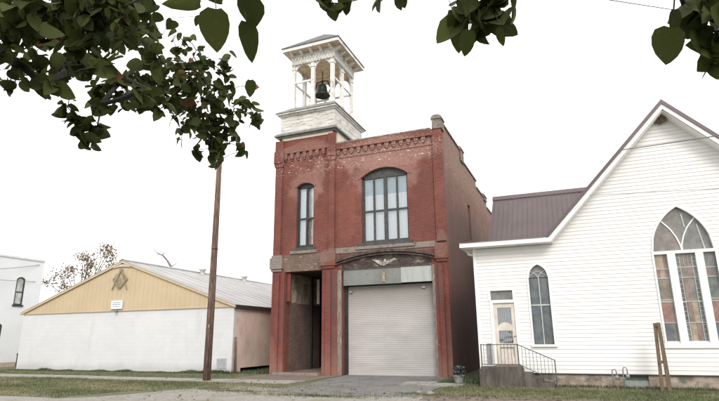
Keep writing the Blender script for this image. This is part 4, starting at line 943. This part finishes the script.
mb = MB(); band_along(mb, curve_pts(lambda x: 5.20 + .10 * (1 - ((x + 22.18) / .75)**2), -21.6, -22.76, 10), -.13, HY - .10, HY - .07); mb.build('arched_plate', plain('pale_lavender_plate', (.52, .47, .46), .6), hall)
mb = MB(); mb.box(-22.62, -21.86, HY - .12, HY - .06, 3.10, 3.54); sg = mb.build('hall_sign', M['sign_white'], hall)
mb = MB()
for (z, segs) in ((3.43, ((-22.5, -22.32), (-22.28, -22.1), (-22.05, -21.98))), (3.33, ((-22.52, -22.2), (-22.15, -21.96))), (3.23, ((-22.45, -22.38), (-22.34, -22.15), (-22.1, -22.02)))):
    for a, b in segs: mb.box(a, b, HY - .124, HY - .121, z - .02, z + .02)
mb.build('faded_lettering', M['sign_ink'], sg)
mb = MB(); mb.tube([(-22.2, HY - .02, 3.02), (-22.2, HY - .14, 3.0)], .03, 6); mb.lathe([(0, 0), (.08, -.02), (.05, -.12), (0, -.14)][::-1], (-22.2, HY - .16, 3.05), 10); mb.build('sign_lamp', M['meter_grey'], hall)
mb = MB(); mb.box(-15.78, -15.26, HY - .03, HY - .002, .22, .68)
for k in range(6): mb.box(-15.73, -15.31, HY - .045, HY - .03, .27 + k*.065, .30 + k*.065)
mb.build('wall_vent', plain('grey_wall_vent', (.40, .41, .44), .6), hall)
mb = MB(); mb.tube([(-14.66, 20.86, -.1), (-14.72, 20.86, 1.62)], [.065, .055], 8); tag(mb.build('wooden_post', M['pole_wood'], loc=(-14.66, 20.86, 0)), 'short dark wooden post standing at the right corner of the white hall', 'post')

# ------------------------------------------------------------------ far white building at the left edge
fb = thing('white_block_building', (-38, 18, 0), 'tall white building with arched windows at the far left behind the hall', 'building')
FXW = -34.0
def x_wall(mb, x0, x1, y0, y1, z0, z1, ops):    # wall facing +X with openings: (ya, yb, za, ztop_fn)
    ys = sorted({y0, y1, *[o[0] + (o[1] - o[0]) * k / 8 for o in ops for k in range(9)]})
    for a, b in zip(ys[:-1], ys[1:]):
        mid = (a + b) / 2; cov = sorted([o for o in ops if o[0] < mid < o[1]], key=lambda o: o[2]); la = lb = z0
        for o in cov + [None]:
            ta, tb = (o[2], o[2]) if o else (z1, z1)
            mb.prism_x([(a, la), (b, lb), (b, tb), (a, ta)], x0, x1)
            if o: la, lb = o[3](a), o[3](b)
wins = [(23.52, 24.12, 3.86, arch_seg(23.52, 24.12, 5.50, .16)), (22.45, 23.03, .95, arch_seg(22.45, 23.03, 2.50, .16)), (20.2, 20.8, 3.86, arch_seg(20.2, 20.8, 5.50, .16)), (19.4, 20.0, .95, arch_seg(19.4, 20.0, 2.50, .16))]
mb = MB(); x_wall(mb, FXW - .3, FXW, 8, 25.0, -.2, 6.85, wins); mb.box(-44, FXW, 25.0, 25.3, -.2, 6.85); mb.box(-44, FXW - .3, 8, 8.3, -.2, 6.85); mb.build('wall', M['far_white'], fb)
mb = MB(); mb.box(-44, FXW + .06, 7.94, 25.36, 6.85, 6.97); mb.build('flat_roof', M['far_cap'], fb)
for (a, b, z0, tf) in wins:
    q = MB(); pts = [(a, z0), (b, z0)] + [(b + (a - b) * k / 8, tf(b + (a - b) * k / 8)) for k in range(9)]; inn = [(a + .07, z0 + .07), (b - .07, z0 + .07)] + [(b - .07 + (a - b + .14) * k / 8, tf(b + (a - b) * k / 8) - .07) for k in range(9)]
    n = len(pts)
    for i in range(n): j = (i + 1) % n; q.prism_x([pts[i], pts[j], inn[j], inn[i]], FXW - .12, FXW - .02)
    q.box(FXW - .1, FXW - .05, a + .07, b - .07, (z0 + tf(a)) / 2 - .03, (z0 + tf(a)) / 2 + .03); q.box(FXW - .05, FXW + .06, a - .06, b + .06, z0 - .12, z0)
    W = q.build('window', M['black_paint'], fb)
    q = MB(); q.prism_x(inn, FXW - .09, FXW - .08); q.build('pane', plain('pale_reflecting_pane', (.42, .44, .43), .15, var=.35, scale=3, dirt=((.4, .38, .2), 4, .55, .6)), W)
# low wall and bollard beside it
mb = MB(); mb.box(-33.6, -33.35, 14, 24.5, -.1, .27); tag(mb.build('low_wall', plain('beige_low_wall', (.42, .34, .27), .9), loc=(-33.5, 19, 0)), 'low beige garden wall between the far white building and the hall', 'wall')
mb = MB(); mb.tube([(-32.6, 23.35, -.05), (-32.6, 23.35, .72)], .05, 8); mb.lathe([(.05, .72), (.08, .74), (.06, .80), (0, .82)], (-32.6, 23.35, 0), 10); tag(mb.build('bollard', M['brown_fascia'], loc=(-32.6, 23.35, 0)), 'thin dark bollard at the left end of the white hall', 'bollard')

# ------------------------------------------------------------------ pole, wires, posts, meter, pot
up = thing('utility_pole', (-13.28, 17.1, 0), 'tall bare brown wooden utility pole in front of the hall', 'utility pole')
mb = MB(); mb.tube([(-13.28, 17.1, -.2), (-13.28, 17.1, 3), (-13.29, 17.1, 6), (-13.31, 17.1, 9.9)], [.148, .138, .12, .10], 14); mb.build('pole_shaft', M['pole_wood'], up)
mb = MB(); mb.tube([(-13.28, 17.1, 5.0), (-13.28, 17.1, 5.06)], .13, 12); mb.build('pole_band', M['brown_fascia'], up)
mb = MB(); mb.tube([(-13.17, 17.0, .02), (-13.18, 17.01, 3), (-13.20, 17.02, 6), (-13.24, 17.03, 9.2)], .010, 5); mb.build('ground_wire', M['brown_fascia'], up)
mb = MB(); mb.box(-13.26, -13.18, 16.945, 16.956, 1.95, 2.07); mb.build('pole_tag', M['emblem_brown'], up)
def wire(p, q, sag, rad, label, group, mat='wire'):
    p, q = Vector(p), Vector(q); n = 20; pts = []
    for k in range(n + 1):
        t = k / n; v = p.lerp(q, t); v.z -= sag * 4 * t * (1 - t); pts.append(v)
    mb = MB(); mb.tube(pts, rad, 5); o = mb.build('overhead_wire', M[mat], loc=p); tag(o, label, 'wire', group)
wire((1.78, 17.42, 7.12), (10.26, 9.74, 5.1), .08, .016, 'thick service wire fixed high on the church gable, the upper of the two', 'wires running to the church')
wire((.70, 17.42, 5.77), (14.0, 10.9, 3.6), .05, .007, 'thin service wire crossing the church gable, the lower of the two', 'wires running to the church')
wire((-33.97, 24.95, 6.62), (-32.9, 15.0, 5.7), .45, .016, 'upper service wire sagging across the far white building', 'wires on the far building')
wire((-33.97, 24.8, 5.45), (-32.9, 15.0, 5.2), .10, .014, 'lower service wire sagging across the far white building', 'wires on the far building')
tw = thing('twin_post', (2.0, 17.3, 0), 'pair of weathered wooden posts bound together in front of the church', 'post')
mb = MB(); mb.prism_y([(1.86, -.1), (1.94, -.1), (2.01, 1.84), (1.92, 1.84)], 17.26, 17.34); mb.build('post_board', M['post_wood'], tw)
mb = MB(); mb.prism_y([(2.03, -.1), (2.14, -.1), (2.09, 1.85), (2.01, 1.85)], 17.22, 17.32); mb.build('post_board', M['post_wood'], tw)
mb = MB(); mb.box(1.90, 2.07, 17.24, 17.30, .74, .82); mb.box(1.93, 2.09, 17.235, 17.33, 1.74, 1.82); mb.build('cross_block', M['post_wood'], tw)
gm = thing('gas_meter', (.93, 17.75, 0), 'blue grey looped gas pipes against the church foundation', 'gas meter')
for (x, zt) in ((.76, .54), (1.05, .60)):
    mb = MB(); mb.tube([(x - .04, 17.75, -.05), (x - .04, 17.75, zt - .05), (x - .02, 17.75, zt), (x + .05, 17.75, zt), (x + .07, 17.75, zt - .05), (x + .07, 17.75, zt - .2)], .017, 8); mb.build('pipe', M['meter_grey'], gm)
mb = MB(); mb.lathe([(0, 0), (.06, .01), (.06, .07), (.03, .10), (0, .10)], (.83, 17.75, .28), 12); mb.lathe([(0, 0), (.05, .01), (.055, .09), (.02, .12), (0, .12)], (1.12, 17.75, .30), 12); mb.tube([(.83, 17.75, .3), (1.12, 17.75, .3)], .015, 6); mb.build('regulator', M['meter_grey'], gm)
pot = thing('planter_pot', (-3.86, 17.95, 0), 'pale pot holding a dark leafy plant at the firehouse corner', 'planter')
mb = MB(); mb.lathe([(.0, 0), (.12, 0), (.14, .12), (.17, .26), (.18, .27), (.18, .30), (.15, .30), (.13, .26), (0, .26)], (-3.86, 17.95, 0), 18); mb.build('pot', M['pot_grey'], pot)
mb = MB()
for k in range(240):
    a = R.uniform(0, 2*PI); rr = .2 * R.random()**.5; c = Vector((-3.84 + rr * math.cos(a), 17.95 + rr * math.sin(a), .40 + R.uniform(-.12, .18))); d = Vector((R.gauss(0, 1), R.gauss(0, 1), R.gauss(0, .6))).normalized() * .06; e = d.cross(Vector((R.gauss(0, 1), R.gauss(0, 1), R.gauss(0, 1)))).normalized() * .025
    mb.poly([c - d, c + e, c + d, c - e], 0 if k % 5 else 1)
mb.build('plant', [plain('dark_blue_green_leaf', (.035, .05, .045), .6), plain('blue_grey_leaf', (.10, .13, .16), .6)], pot)
for i, (x, y, s, lab) in enumerate([(-3.95, 14.62, .11, 'pale rounded stone in the grass beside the driveway edge'), (-4.35, 14.95, .07, 'small pale stone near the end of the driveway'), (-10.0, 14.5, .06, 'small stone lying on the gravel left of the driveway')]):
    mb = MB(); pr_ = [(0, 0), (s * 1.1, .0), (s * 1.15, s * .4), (s * .8, s * .8), (0, s * .95)]; mb.lathe(pr_, (x, y, 0), 9)
    mb.v = [(a + R.uniform(-.012, .012), b + R.uniform(-.012, .012), max(0, c + R.uniform(-.01, .01))) for a, b, c in mb.v]
    tag(mb.build('stone', M['rubble'], loc=(x, y, 0)), lab, 'stone')

# ------------------------------------------------------------------ trees
def leaf_mat(name, cols, trans=0.25):
    t = NT(name); n = t.noise(3.0, 3, .6); at = t.n.new('ShaderNodeAttribute'); at.attribute_name = 'tone'
    c = t.mix(at.outputs['Fac'], cols[0], cols[1])
    c = t.mix(t.m('GREATER_THAN', at.outputs['Fac'], .972), c, cols[2])
    c = t.mix(t.m('MULTIPLY', t.ramp(t.noise(60, 3, .6), .6, .7), .4), c, cols[2])
    t.out(c, .65, 0, .18); tr = t.n.new('ShaderNodeBsdfTranslucent'); t.l.new(c, tr.inputs[0]); mx = t.n.new('ShaderNodeMixShader'); mx.inputs[0].default_value = trans
    o = t.n['Material Output']; t.l.new(t.bsdf.outputs[0], mx.inputs[1]); t.l.new(tr.outputs[0], mx.inputs[2]); t.l.new(mx.outputs[0], o.inputs[0]); return t.mat
M['leaf'] = leaf_mat('dark_green_leaf', [(.024, .036, .008), (.068, .082, .020), (.15, .08, .04)], .28)
M['leaf_brown'] = leaf_mat('autumn_brown_leaf', [(.20, .14, .10), (.20, .18, .12), (.27, .15, .10)], .2)
class Leaves:
    def __init__(s): s.v = []; s.f = []; s.t = []
    def leaf(s, base, tip, nrm, wr, tone, curl=.15, n=5):
        b, e = Vector(base), Vector(tip); ax = e - b; L = ax.length; ax.normalize(); nrm = (nrm - ax * nrm.dot(ax)).normalized(); sd_ = ax.cross(nrm)
        k0 = len(s.v); w = L * wr / 2
        prof = [(.0, .0), (-.03, .42), (.12, .86), (.32, 1.0), (.55, .92), (.76, .66), (.91, .30), (1.0, 0)]
        asym = R.uniform(.7, 1.3); fold = R.uniform(.08, .55); bend = R.uniform(-.16, .16)
        for (u, ww) in prof:
            c = b + ax * (L * max(0, u)) - nrm * (curl * L * u * u) + sd_ * (bend * L * u * u)
            s.v.append(tuple(c))
            for sg_, a_ in ((1, asym), (-1, 2 - asym)):
                ed = b + ax * (L * (u + R.uniform(-.015, .015))) + sd_ * (sg_ * w * ww * a_ * R.uniform(.95, 1.05) + bend * L * u * u) + nrm * (fold * w * ww) - nrm * (curl * L * u * u); s.v.append(tuple(ed))
        m = len(prof)
        for i in range(m - 1):
            c0, l0, r0 = k0 + 3*i, k0 + 3*i + 1, k0 + 3*i + 2; c1, l1, r1 = c0 + 3, l0 + 3, r0 + 3
            s.f.append((c0, l0, l1, c1)); s.f.append((c0, c1, r1, r0)); s.t += [tone, tone]
    def build(s, name, mat, parent):
        off = world_loc(parent); me = bpy.data.meshes.new(name); me.from_pydata([(v[0]-off.x, v[1]-off.y, v[2]-off.z) for v in s.v], [], s.f); me.materials.append(mat)
        a = me.attributes.new('tone', 'FLOAT', 'FACE'); a.data.foreach_set('value', s.t); me.polygons.foreach_set('use_smooth', [True] * len(s.f)); me.update()
        o = bpy.data.objects.new(name, me); C.objects.link(o); o.parent = parent; return o
CLUSTERS=[
(-2.12,1.24,2.88,0.1,0.068,26),(-1.96,1.25,2.85,0.09,0.068,26),(-2.08,1.45,3.02,0.1,0.068,26),(-1.85,1.43,2.93,0.09,0.068,26),
(-1.72,1.46,2.91,0.09,0.068,24),(-1.83,1.69,3.1,0.08,0.068,18),(-2.62,1.56,3.07,0.1,0.068,22),(-2.46,1.59,3.07,0.1,0.068,17),
(-2.34,1.67,3.1,0.09,0.068,18),(-1.91,1.5,2.89,0.09,0.068,24),(-2.01,1.75,3.05,0.09,0.068,20),(-2.03,1.49,2.83,0.06,0.068,9),
(-1.99,1.35,2.84,0.06,0.068,8),(-2.08,1.23,2.65,0.05,0.072,5),(-2.12,1.31,2.66,0.04,0.072,6),(-2.52,1.58,2.81,0.05,0.072,6),
(-2.51,1.53,2.73,0.04,0.072,4),(-2.38,1.56,2.89,0.06,0.072,9),(-2.4,1.6,2.8,0.05,0.072,9),(-2.05,1.44,2.61,0.04,0.072,6),
(-2.13,1.46,2.63,0.04,0.072,6),(-2.23,1.61,2.8,0.05,0.072,7),(-2.23,1.67,2.88,0.06,0.072,10),(-2.28,1.77,2.88,0.06,0.072,9),
(-2.24,1.77,2.98,0.07,0.072,14),(-1.84,1.52,2.68,0.05,0.072,8),(-2.81,2.36,3.51,0.08,0.082,12),(-2.71,2.5,3.59,0.1,0.082,12),
(-2.55,2.43,3.61,0.07,0.082,6),(-2.71,2.21,3.09,0.07,0.082,8),(-2.87,2.4,3.12,0.07,0.082,10),(-2.58,2.25,3.09,0.07,0.082,12),
(-3.06,2.71,3.25,0.07,0.082,9),(-2.9,2.67,3.43,0.11,0.082,18),(-2.76,2.59,3.18,0.09,0.082,16),(-2.51,2.42,3.34,0.08,0.082,10),
(-2.82,2.82,3.43,0.09,0.082,14),(-2.67,2.71,3.17,0.08,0.082,12),(-2.71,2.82,3.53,0.08,0.082,9),(-2.68,2,2.84,0.04,0.075,4),
(-2.66,2.05,2.79,0.05,0.075,7),(-2.64,2.1,2.77,0.06,0.075,9),(-2.64,2.13,2.71,0.06,0.075,9),(-2.6,2.15,2.76,0.04,0.075,6),
(-2.65,2.14,2.66,0.03,0.075,3),(-2.65,1.98,2.91,0.03,0.075,2),(-2.56,2.12,2.89,0.04,0.075,5),(-3.09,3.2,4.16,0.06,0.08,3),
(-2.86,3.12,3.98,0.07,0.08,5),(-2.77,3.16,3.88,0.06,0.08,5),(-2.98,3.17,3.92,0.07,0.08,5),(-2.86,3.2,3.75,0.11,0.08,18),
(-2.61,3.12,3.71,0.08,0.08,10),(-2.89,3.16,3.55,0.13,0.08,26),(-2.97,3.54,3.77,0.14,0.08,26),(-2.47,3.16,3.61,0.08,0.08,9),
(-2.5,3.24,3.47,0.1,0.08,18),(-2.99,3.46,3.52,0.13,0.08,26),(-2.69,3.39,3.39,0.13,0.08,24),(-2.64,3.64,3.52,0.09,0.08,12),
(-2.52,3.7,3.43,0.07,0.08,9),(-2.48,3.56,3.48,0.05,0.08,3),(-3.27,3.67,3.49,0.1,0.08,12),(-2.76,3.34,3.22,0.12,0.08,22),
(-2.73,3.57,3.26,0.09,0.08,14),(-2.57,3.54,3.12,0.05,0.08,5),(-2.73,3.84,3.19,0.05,0.08,4),(-2.77,3.47,3.1,0.08,0.08,11),
(-2.93,3.43,3.1,0.05,0.08,5),(-3.18,3.45,3.5,0.08,0.08,8),(-2.99,3.14,3.47,0.08,0.08,10),(-2.88,3.7,3.08,0.04,0.08,4),
(-3.28,3.63,3.33,0.04,0.08,2),(-2.43,3.17,3.75,0.04,0.08,3),(-2.34,3.32,3.54,0.03,0.08,1),(-1.05,2.11,3.18,0.02,0.08,2),
(-1.01,2.14,3.18,0.03,0.08,3),(-0.95,2.16,3.18,0.02,0.08,2),(-0.76,2.22,3.2,0.02,0.08,3),(-0.67,2.25,3.2,0.03,0.08,3),
(-0.27,1.54,2.58,0.02,0.085,3),(-0.24,1.57,2.55,0.03,0.085,4),(-0.2,1.58,2.53,0.03,0.085,5),(-0.16,1.58,2.54,0.03,0.085,5),
(-0.18,1.56,2.57,0.03,0.085,5),(-0.11,1.57,2.57,0.02,0.085,3),(0.4,1.69,2.49,0.02,0.085,1),(0.44,1.7,2.46,0.03,0.085,4),
(0.47,1.69,2.46,0.03,0.085,5),(0.44,1.73,2.41,0.02,0.085,3),(0.48,1.72,2.39,0.03,0.085,5),(0.47,1.75,2.35,0.03,0.085,4),
(0.48,1.76,2.32,0.02,0.085,3),(0.43,1.72,2.43,0.02,0.085,1),(-1.78,1.18,3.15,0.09,0.08,16),(-1.6,1.3,3.24,0.09,0.08,16),
(-1.33,1.46,3.34,0.07,0.08,10),(-1.08,1.55,3.43,0.09,0.08,12),(-0.81,1.68,3.45,0.07,0.08,10),(-0.48,1.79,3.47,0.08,0.08,10),
(-0.15,1.89,3.43,0.06,0.08,10),(0.12,1.93,3.38,0.07,0.08,10),(0.41,1.98,3.29,0.07,0.08,10),(0.64,2,3.19,0.06,0.08,10),
(-2.12,1.11,2.74,0.09,0.08,14),(-2.17,1.17,2.6,0.06,0.08,8),(-0.81,0.93,2.52,0.03,0.08,3),(-0.75,0.97,2.53,0.03,0.08,3),
(-0.17,1.19,2.55,0.03,0.08,3),(-0.08,1.21,2.55,0.03,0.08,3),(0.12,1.16,2.6,0.03,0.08,3),(0.26,1.22,2.51,0.03,0.08,3),
(0.33,1.27,2.42,0.03,0.08,3),(0.39,1.27,2.39,0.03,0.08,3),(-0.92,1.93,3.31,0.05,0.08,3),(-0.66,2.03,3.31,0.05,0.08,3),
(-2.54,1.56,3.13,0.13,0.07,30),(-2.49,1.69,3.09,0.1,0.07,16),(-2.35,1.75,3.23,0.13,0.07,30),(-2.26,1.85,3.24,0.13,0.07,30),
(-2.15,1.93,3.29,0.12,0.07,24),(-2.96,2.84,3.8,0.1,0.07,9),(-2.98,3.06,3.46,0.09,0.07,12),(-2.88,3.07,3.6,0.08,0.07,9),
(-2.23,2.13,2.94,0.06,0.07,10),(-2.72,3.17,3.64,0.11,0.07,16),(-2.69,3.3,3.5,0.11,0.07,16),(-2.59,3.45,3.36,0.08,0.07,9),
(-2.83,3.28,3.32,0.09,0.07,12),(-2.74,3.43,3.16,0.07,0.07,8),(-2.63,3.47,3.27,0.07,0.07,8),]
SINGLE_LEAVES=[
(-0.712,0.868,2.25,-0.746,0.935,2.182,0.78),(-0.736,1.021,2.316,-0.755,1.103,2.244,0.5),(-0.717,0.994,2.365,-0.742,1.057,2.32,0.9),
(-0.875,0.998,2.394,-0.968,0.954,2.404,0.4),(-0.825,1.029,2.406,-0.875,1.016,2.431,0.5),(0.293,1.383,2.25,0.276,1.453,2.189,0.85),
(0.311,1.476,2.283,0.287,1.523,2.278,0.8),(-0.202,1.343,2.346,-0.234,1.402,2.303,0.6),(-0.287,1.547,2.565,-0.282,1.657,2.465,0.5),
(-0.136,1.526,2.445,-0.14,1.585,2.415,0.45),(-1.012,2.146,3.168,-1.035,2.234,3.14,0.75),(-1.053,2.101,3.198,-1.074,2.191,3.172,0.7),
(-0.934,2.149,3.208,-0.986,2.228,3.178,0.8),(-1.823,2.088,3.29,-1.894,2.142,3.276,0.5),(-1.95,2.008,3.248,-2.022,2.059,3.233,0.8),
(-1.836,2.622,3.147,-1.902,2.715,3.08,0.55),(0.356,1.616,2.434,0.354,1.686,2.388,0.4),]

TR = (-3.6, -1.6, 0)
tree = thing('broadleaf_tree', TR, 'near broadleaf tree whose dark leafy boughs hang over the top of the view', 'tree')
mb = MB(); mb.tube([(TR[0], TR[1], -.2), (TR[0] + .03, TR[1], .4), (TR[0] + .1, TR[1] + .05, 2.2), (TR[0] + .25, TR[1] + .2, 3.6), (TR[0] + .5, TR[1] + .6, 5.2), (TR[0] + .7, TR[1] + .9, 7.0)], [.34, .26, .22, .19, .13, .05], 14); mb.build('trunk', M['bark'], tree)
nodes = [(Vector(c[:3]), c[3], c[4], c[5]) for c in CLUSTERS]
root = Vector((TR[0] + .25, TR[1] + .2, 3.6))
pts = [root] + [n[0] for n in nodes]; par = {0: None}; rest = set(range(1, len(pts)))
best = {i: ((pts[i] - pts[0]).length * .8, 0) for i in rest}
depth = {0: 0}
while rest:                                   # grow the boughs node by node towards the nearest existing wood
    i = min(rest, key=lambda k: best[k][0]); rest.remove(i); par[i] = best[i][1]; depth[i] = depth[par[i]] + (pts[i] - pts[par[i]]).length
    for k in rest:
        d = (pts[k] - pts[i]).length + .12 * depth[i]
        if d < best[k][0]: best[k] = (d, i)
load = {i: 1 for i in par}
for i in sorted(par, key=lambda k: -depth[k]):
    if par[i] is not None: load[par[i]] += load[i]
mb = MB()
for i, p in par.items():
    if p is None: continue
    a, b = pts[p], pts[i]; L = (b - a).length; midp = (a + b) / 2 + Vector((R.gauss(0, .04), R.gauss(0, .04), R.gauss(0, .04))) * L + Vector((0, 0, .04 * L))
    ra, rb = .0013 * load[i]**.55 + .0016, .0013 * max(1, load[i] - 1)**.55 + .0012
    mb.tube([a, midp, b], [min(.09, ra), min(.09, (ra + rb) / 2), min(.09, rb)], 6, cap=False)
LV = Leaves()
for (c, r, leaf, n) in nodes:
    for k in range(int(n * 1.55)):
        v = Vector((R.gauss(0, 1), R.gauss(0, 1), R.gauss(0, 1))).normalized() * r * R.random()**.45; base = c + v
        d = Vector((R.gauss(0, .9), R.gauss(0, .9), -.7 + R.gauss(0, .7))).normalized(); L = leaf * R.choice((.55, .8, .95, 1.1, 1.3)) * R.uniform(.85, 1.15)
        nr = Vector((R.gauss(0, 1), R.gauss(-.6, 1), R.gauss(.3, .8))).normalized()
        LV.leaf(base, base + d * L, nr, R.uniform(.62, 1.0), R.random(), R.uniform(-.1, .4))
        if k % 4 == 0: mb.tube([c, (c + base) / 2 + Vector((0, 0, .01)), base], [.0022, .0018, .0012], 4, cap=False)
for (x0, y0, z0, x1, y1, z1, w) in SINGLE_LEAVES:
    a, b = Vector((x0, y0, z0)), Vector((x1, y1, z1)); nr = (Vector((0, 0, 1.5)) - a).normalized() + Vector((R.gauss(0, .25), R.gauss(0, .25), R.gauss(0, .25)))
    LV.leaf(a, b, -nr, w, R.uniform(.2, .9), .06)
    cand = [k for k in range(1, len(pts)) if pts[k].z > a.z + .08] or list(range(1, len(pts)))
    j = min(cand, key=lambda k: (pts[k] - a).length + .8 * math.hypot(pts[k].x - a.x, pts[k].y - a.y)); mb.tube([pts[j], (pts[j] + a) / 2 + Vector((0, 0, .03)), a], [.002, .0016, .0012], 4, cap=False)
mb.build('boughs', M['bark'], tree)
# more crown above and behind, out of the picture
for k in range(900):
    c = Vector((TR[0] + .7 + R.gauss(0, 1.3), TR[1] + .3 + R.gauss(0, 1.0), 6.6 + R.gauss(0, 1.1)))
    d = Vector((R.gauss(0, .7), R.gauss(0, .7), -1)).normalized(); LV.leaf(c, c + d * .12, Vector((R.gauss(0, 1), R.gauss(0, 1), .5)).normalized(), .75, R.random(), .2)
LV.build('foliage', M['leaf'], tree)

bt = thing('autumn_tree', (-55.5, 46, 0), 'thin autumn tree with reddish brown leaves rising behind the hall roof', 'tree')
BC = [(-59.4, 8.5), (-58.5, 9.3), (-57.4, 9.5), (-56.3, 9.9), (-54.9, 10.6), (-53.9, 11.2), (-53.0, 11.0), (-52.0, 11.6), (-51.1, 11.9), (-50.4, 12.0), (-53.4, 10.1), (-55.1, 9.3), (-57, 8), (-54.5, 7.8), (-52, 9.0), (-51, 10.5)]
mb = MB(); mb.tube([(-55.5, 46, -.2), (-55.4, 46, 3.5), (-55.0, 46.1, 6.0)], [.28, .2, .13], 8); mb.build('trunk', M['bark_dead'], bt)
mb = MB(); LB = Leaves()
for (x, z) in BC:
    c = Vector((x, 46 + R.uniform(-1.2, 1.2), z)); mb.tube([(-55.0, 46.1, 6.0 - R.uniform(0, 1.5)), Vector((-55, 46.1, 6)).lerp(c, .5) + Vector((0, 0, -.3)), c, c + Vector((R.uniform(-.2, .5), 0, .5))], [.09, .06, .03, .012], 5)
    for k in range(120):
        b = c + Vector((R.gauss(0, .42), R.gauss(0, .5), R.gauss(0, .38))); d = Vector((R.gauss(0, 1), R.gauss(0, 1), R.gauss(-.3, 1))).normalized() * R.uniform(.12, .26)
        LB.leaf(b, b + d, Vector((R.gauss(0, 1), R.gauss(0, 1), R.gauss(0, 1))).normalized(), .7, R.random())
mb.build('branches', M['bark_dead'], bt); LB.build('foliage', M['leaf_brown'], bt)
dt = thing('bare_tree', (-42.6, 48, 0), 'dead leafless tree poking up behind the pale hall roof', 'tree')
mb = MB(); mb.tube([(-42.6, 48, -.2), (-42.7, 48, 4), (-42.9, 48, 7.5), (-43.2, 48, 9.6), (-43.9, 48, 10.5), (-44.7, 48, 11.2), (-45.5, 48, 11.5), (-46.4, 48, 12.3)], [.3, .26, .2, .15, .12, .10, .06, .02], 8); mb.build('trunk', M['bark_dead'], dt)
mb = MB(); mb.tube([(-43.3, 48, 9.8), (-42.7, 48, 10.0), (-42.3, 48, 10.5)], [.06, .04, .015], 5); mb.tube([(-44.7, 48, 11.2), (-44.4, 48, 11.7), (-44.5, 48, 12.0)], [.06, .03, .012], 5); mb.tube([(-45.2, 48, 11.4), (-45.8, 48, 11.2), (-46.2, 48, 11.4)], [.04, .02, .01], 5)
mb.tube([(-42.8, 48, 6.5), (-41.8, 48, 7.6), (-41.2, 48, 8.2)], [.1, .06, .02], 5); mb.build('branches', M['bark_dead'], dt)

fl = Leaves(); hold = bpy.data.objects.new('fallen_leaves', None)
for k in range(650):
    z0 = R.random()
    if z0 < .5: x, y = R.uniform(-13, 6), R.uniform(10.5, 17.0)
    elif z0 < .8: x, y = R.uniform(-32, -10), R.uniform(10.9, 20.5)
    else: x, y = R.gauss(-3.0, 2.2), R.gauss(14.1, .35)
    a = R.uniform(0, 2*PI); b = Vector((x, y, .035)); fl.leaf(b, b + Vector((math.cos(a), math.sin(a), R.uniform(-.1, .3))) * R.uniform(.05, .10), Vector((R.gauss(0, .3), R.gauss(0, .3), 1)), .7, R.random(), .3)
C.objects.link(hold); fo = fl.build('leaf_litter', M['leaf_brown'], hold); fo.parent = None; bpy.data.objects.remove(hold); fo.name = 'fallen_leaves'
tag(fo, 'scattered brown fallen leaves on the grass and the driveway', 'fallen leaves', kind='stuff')
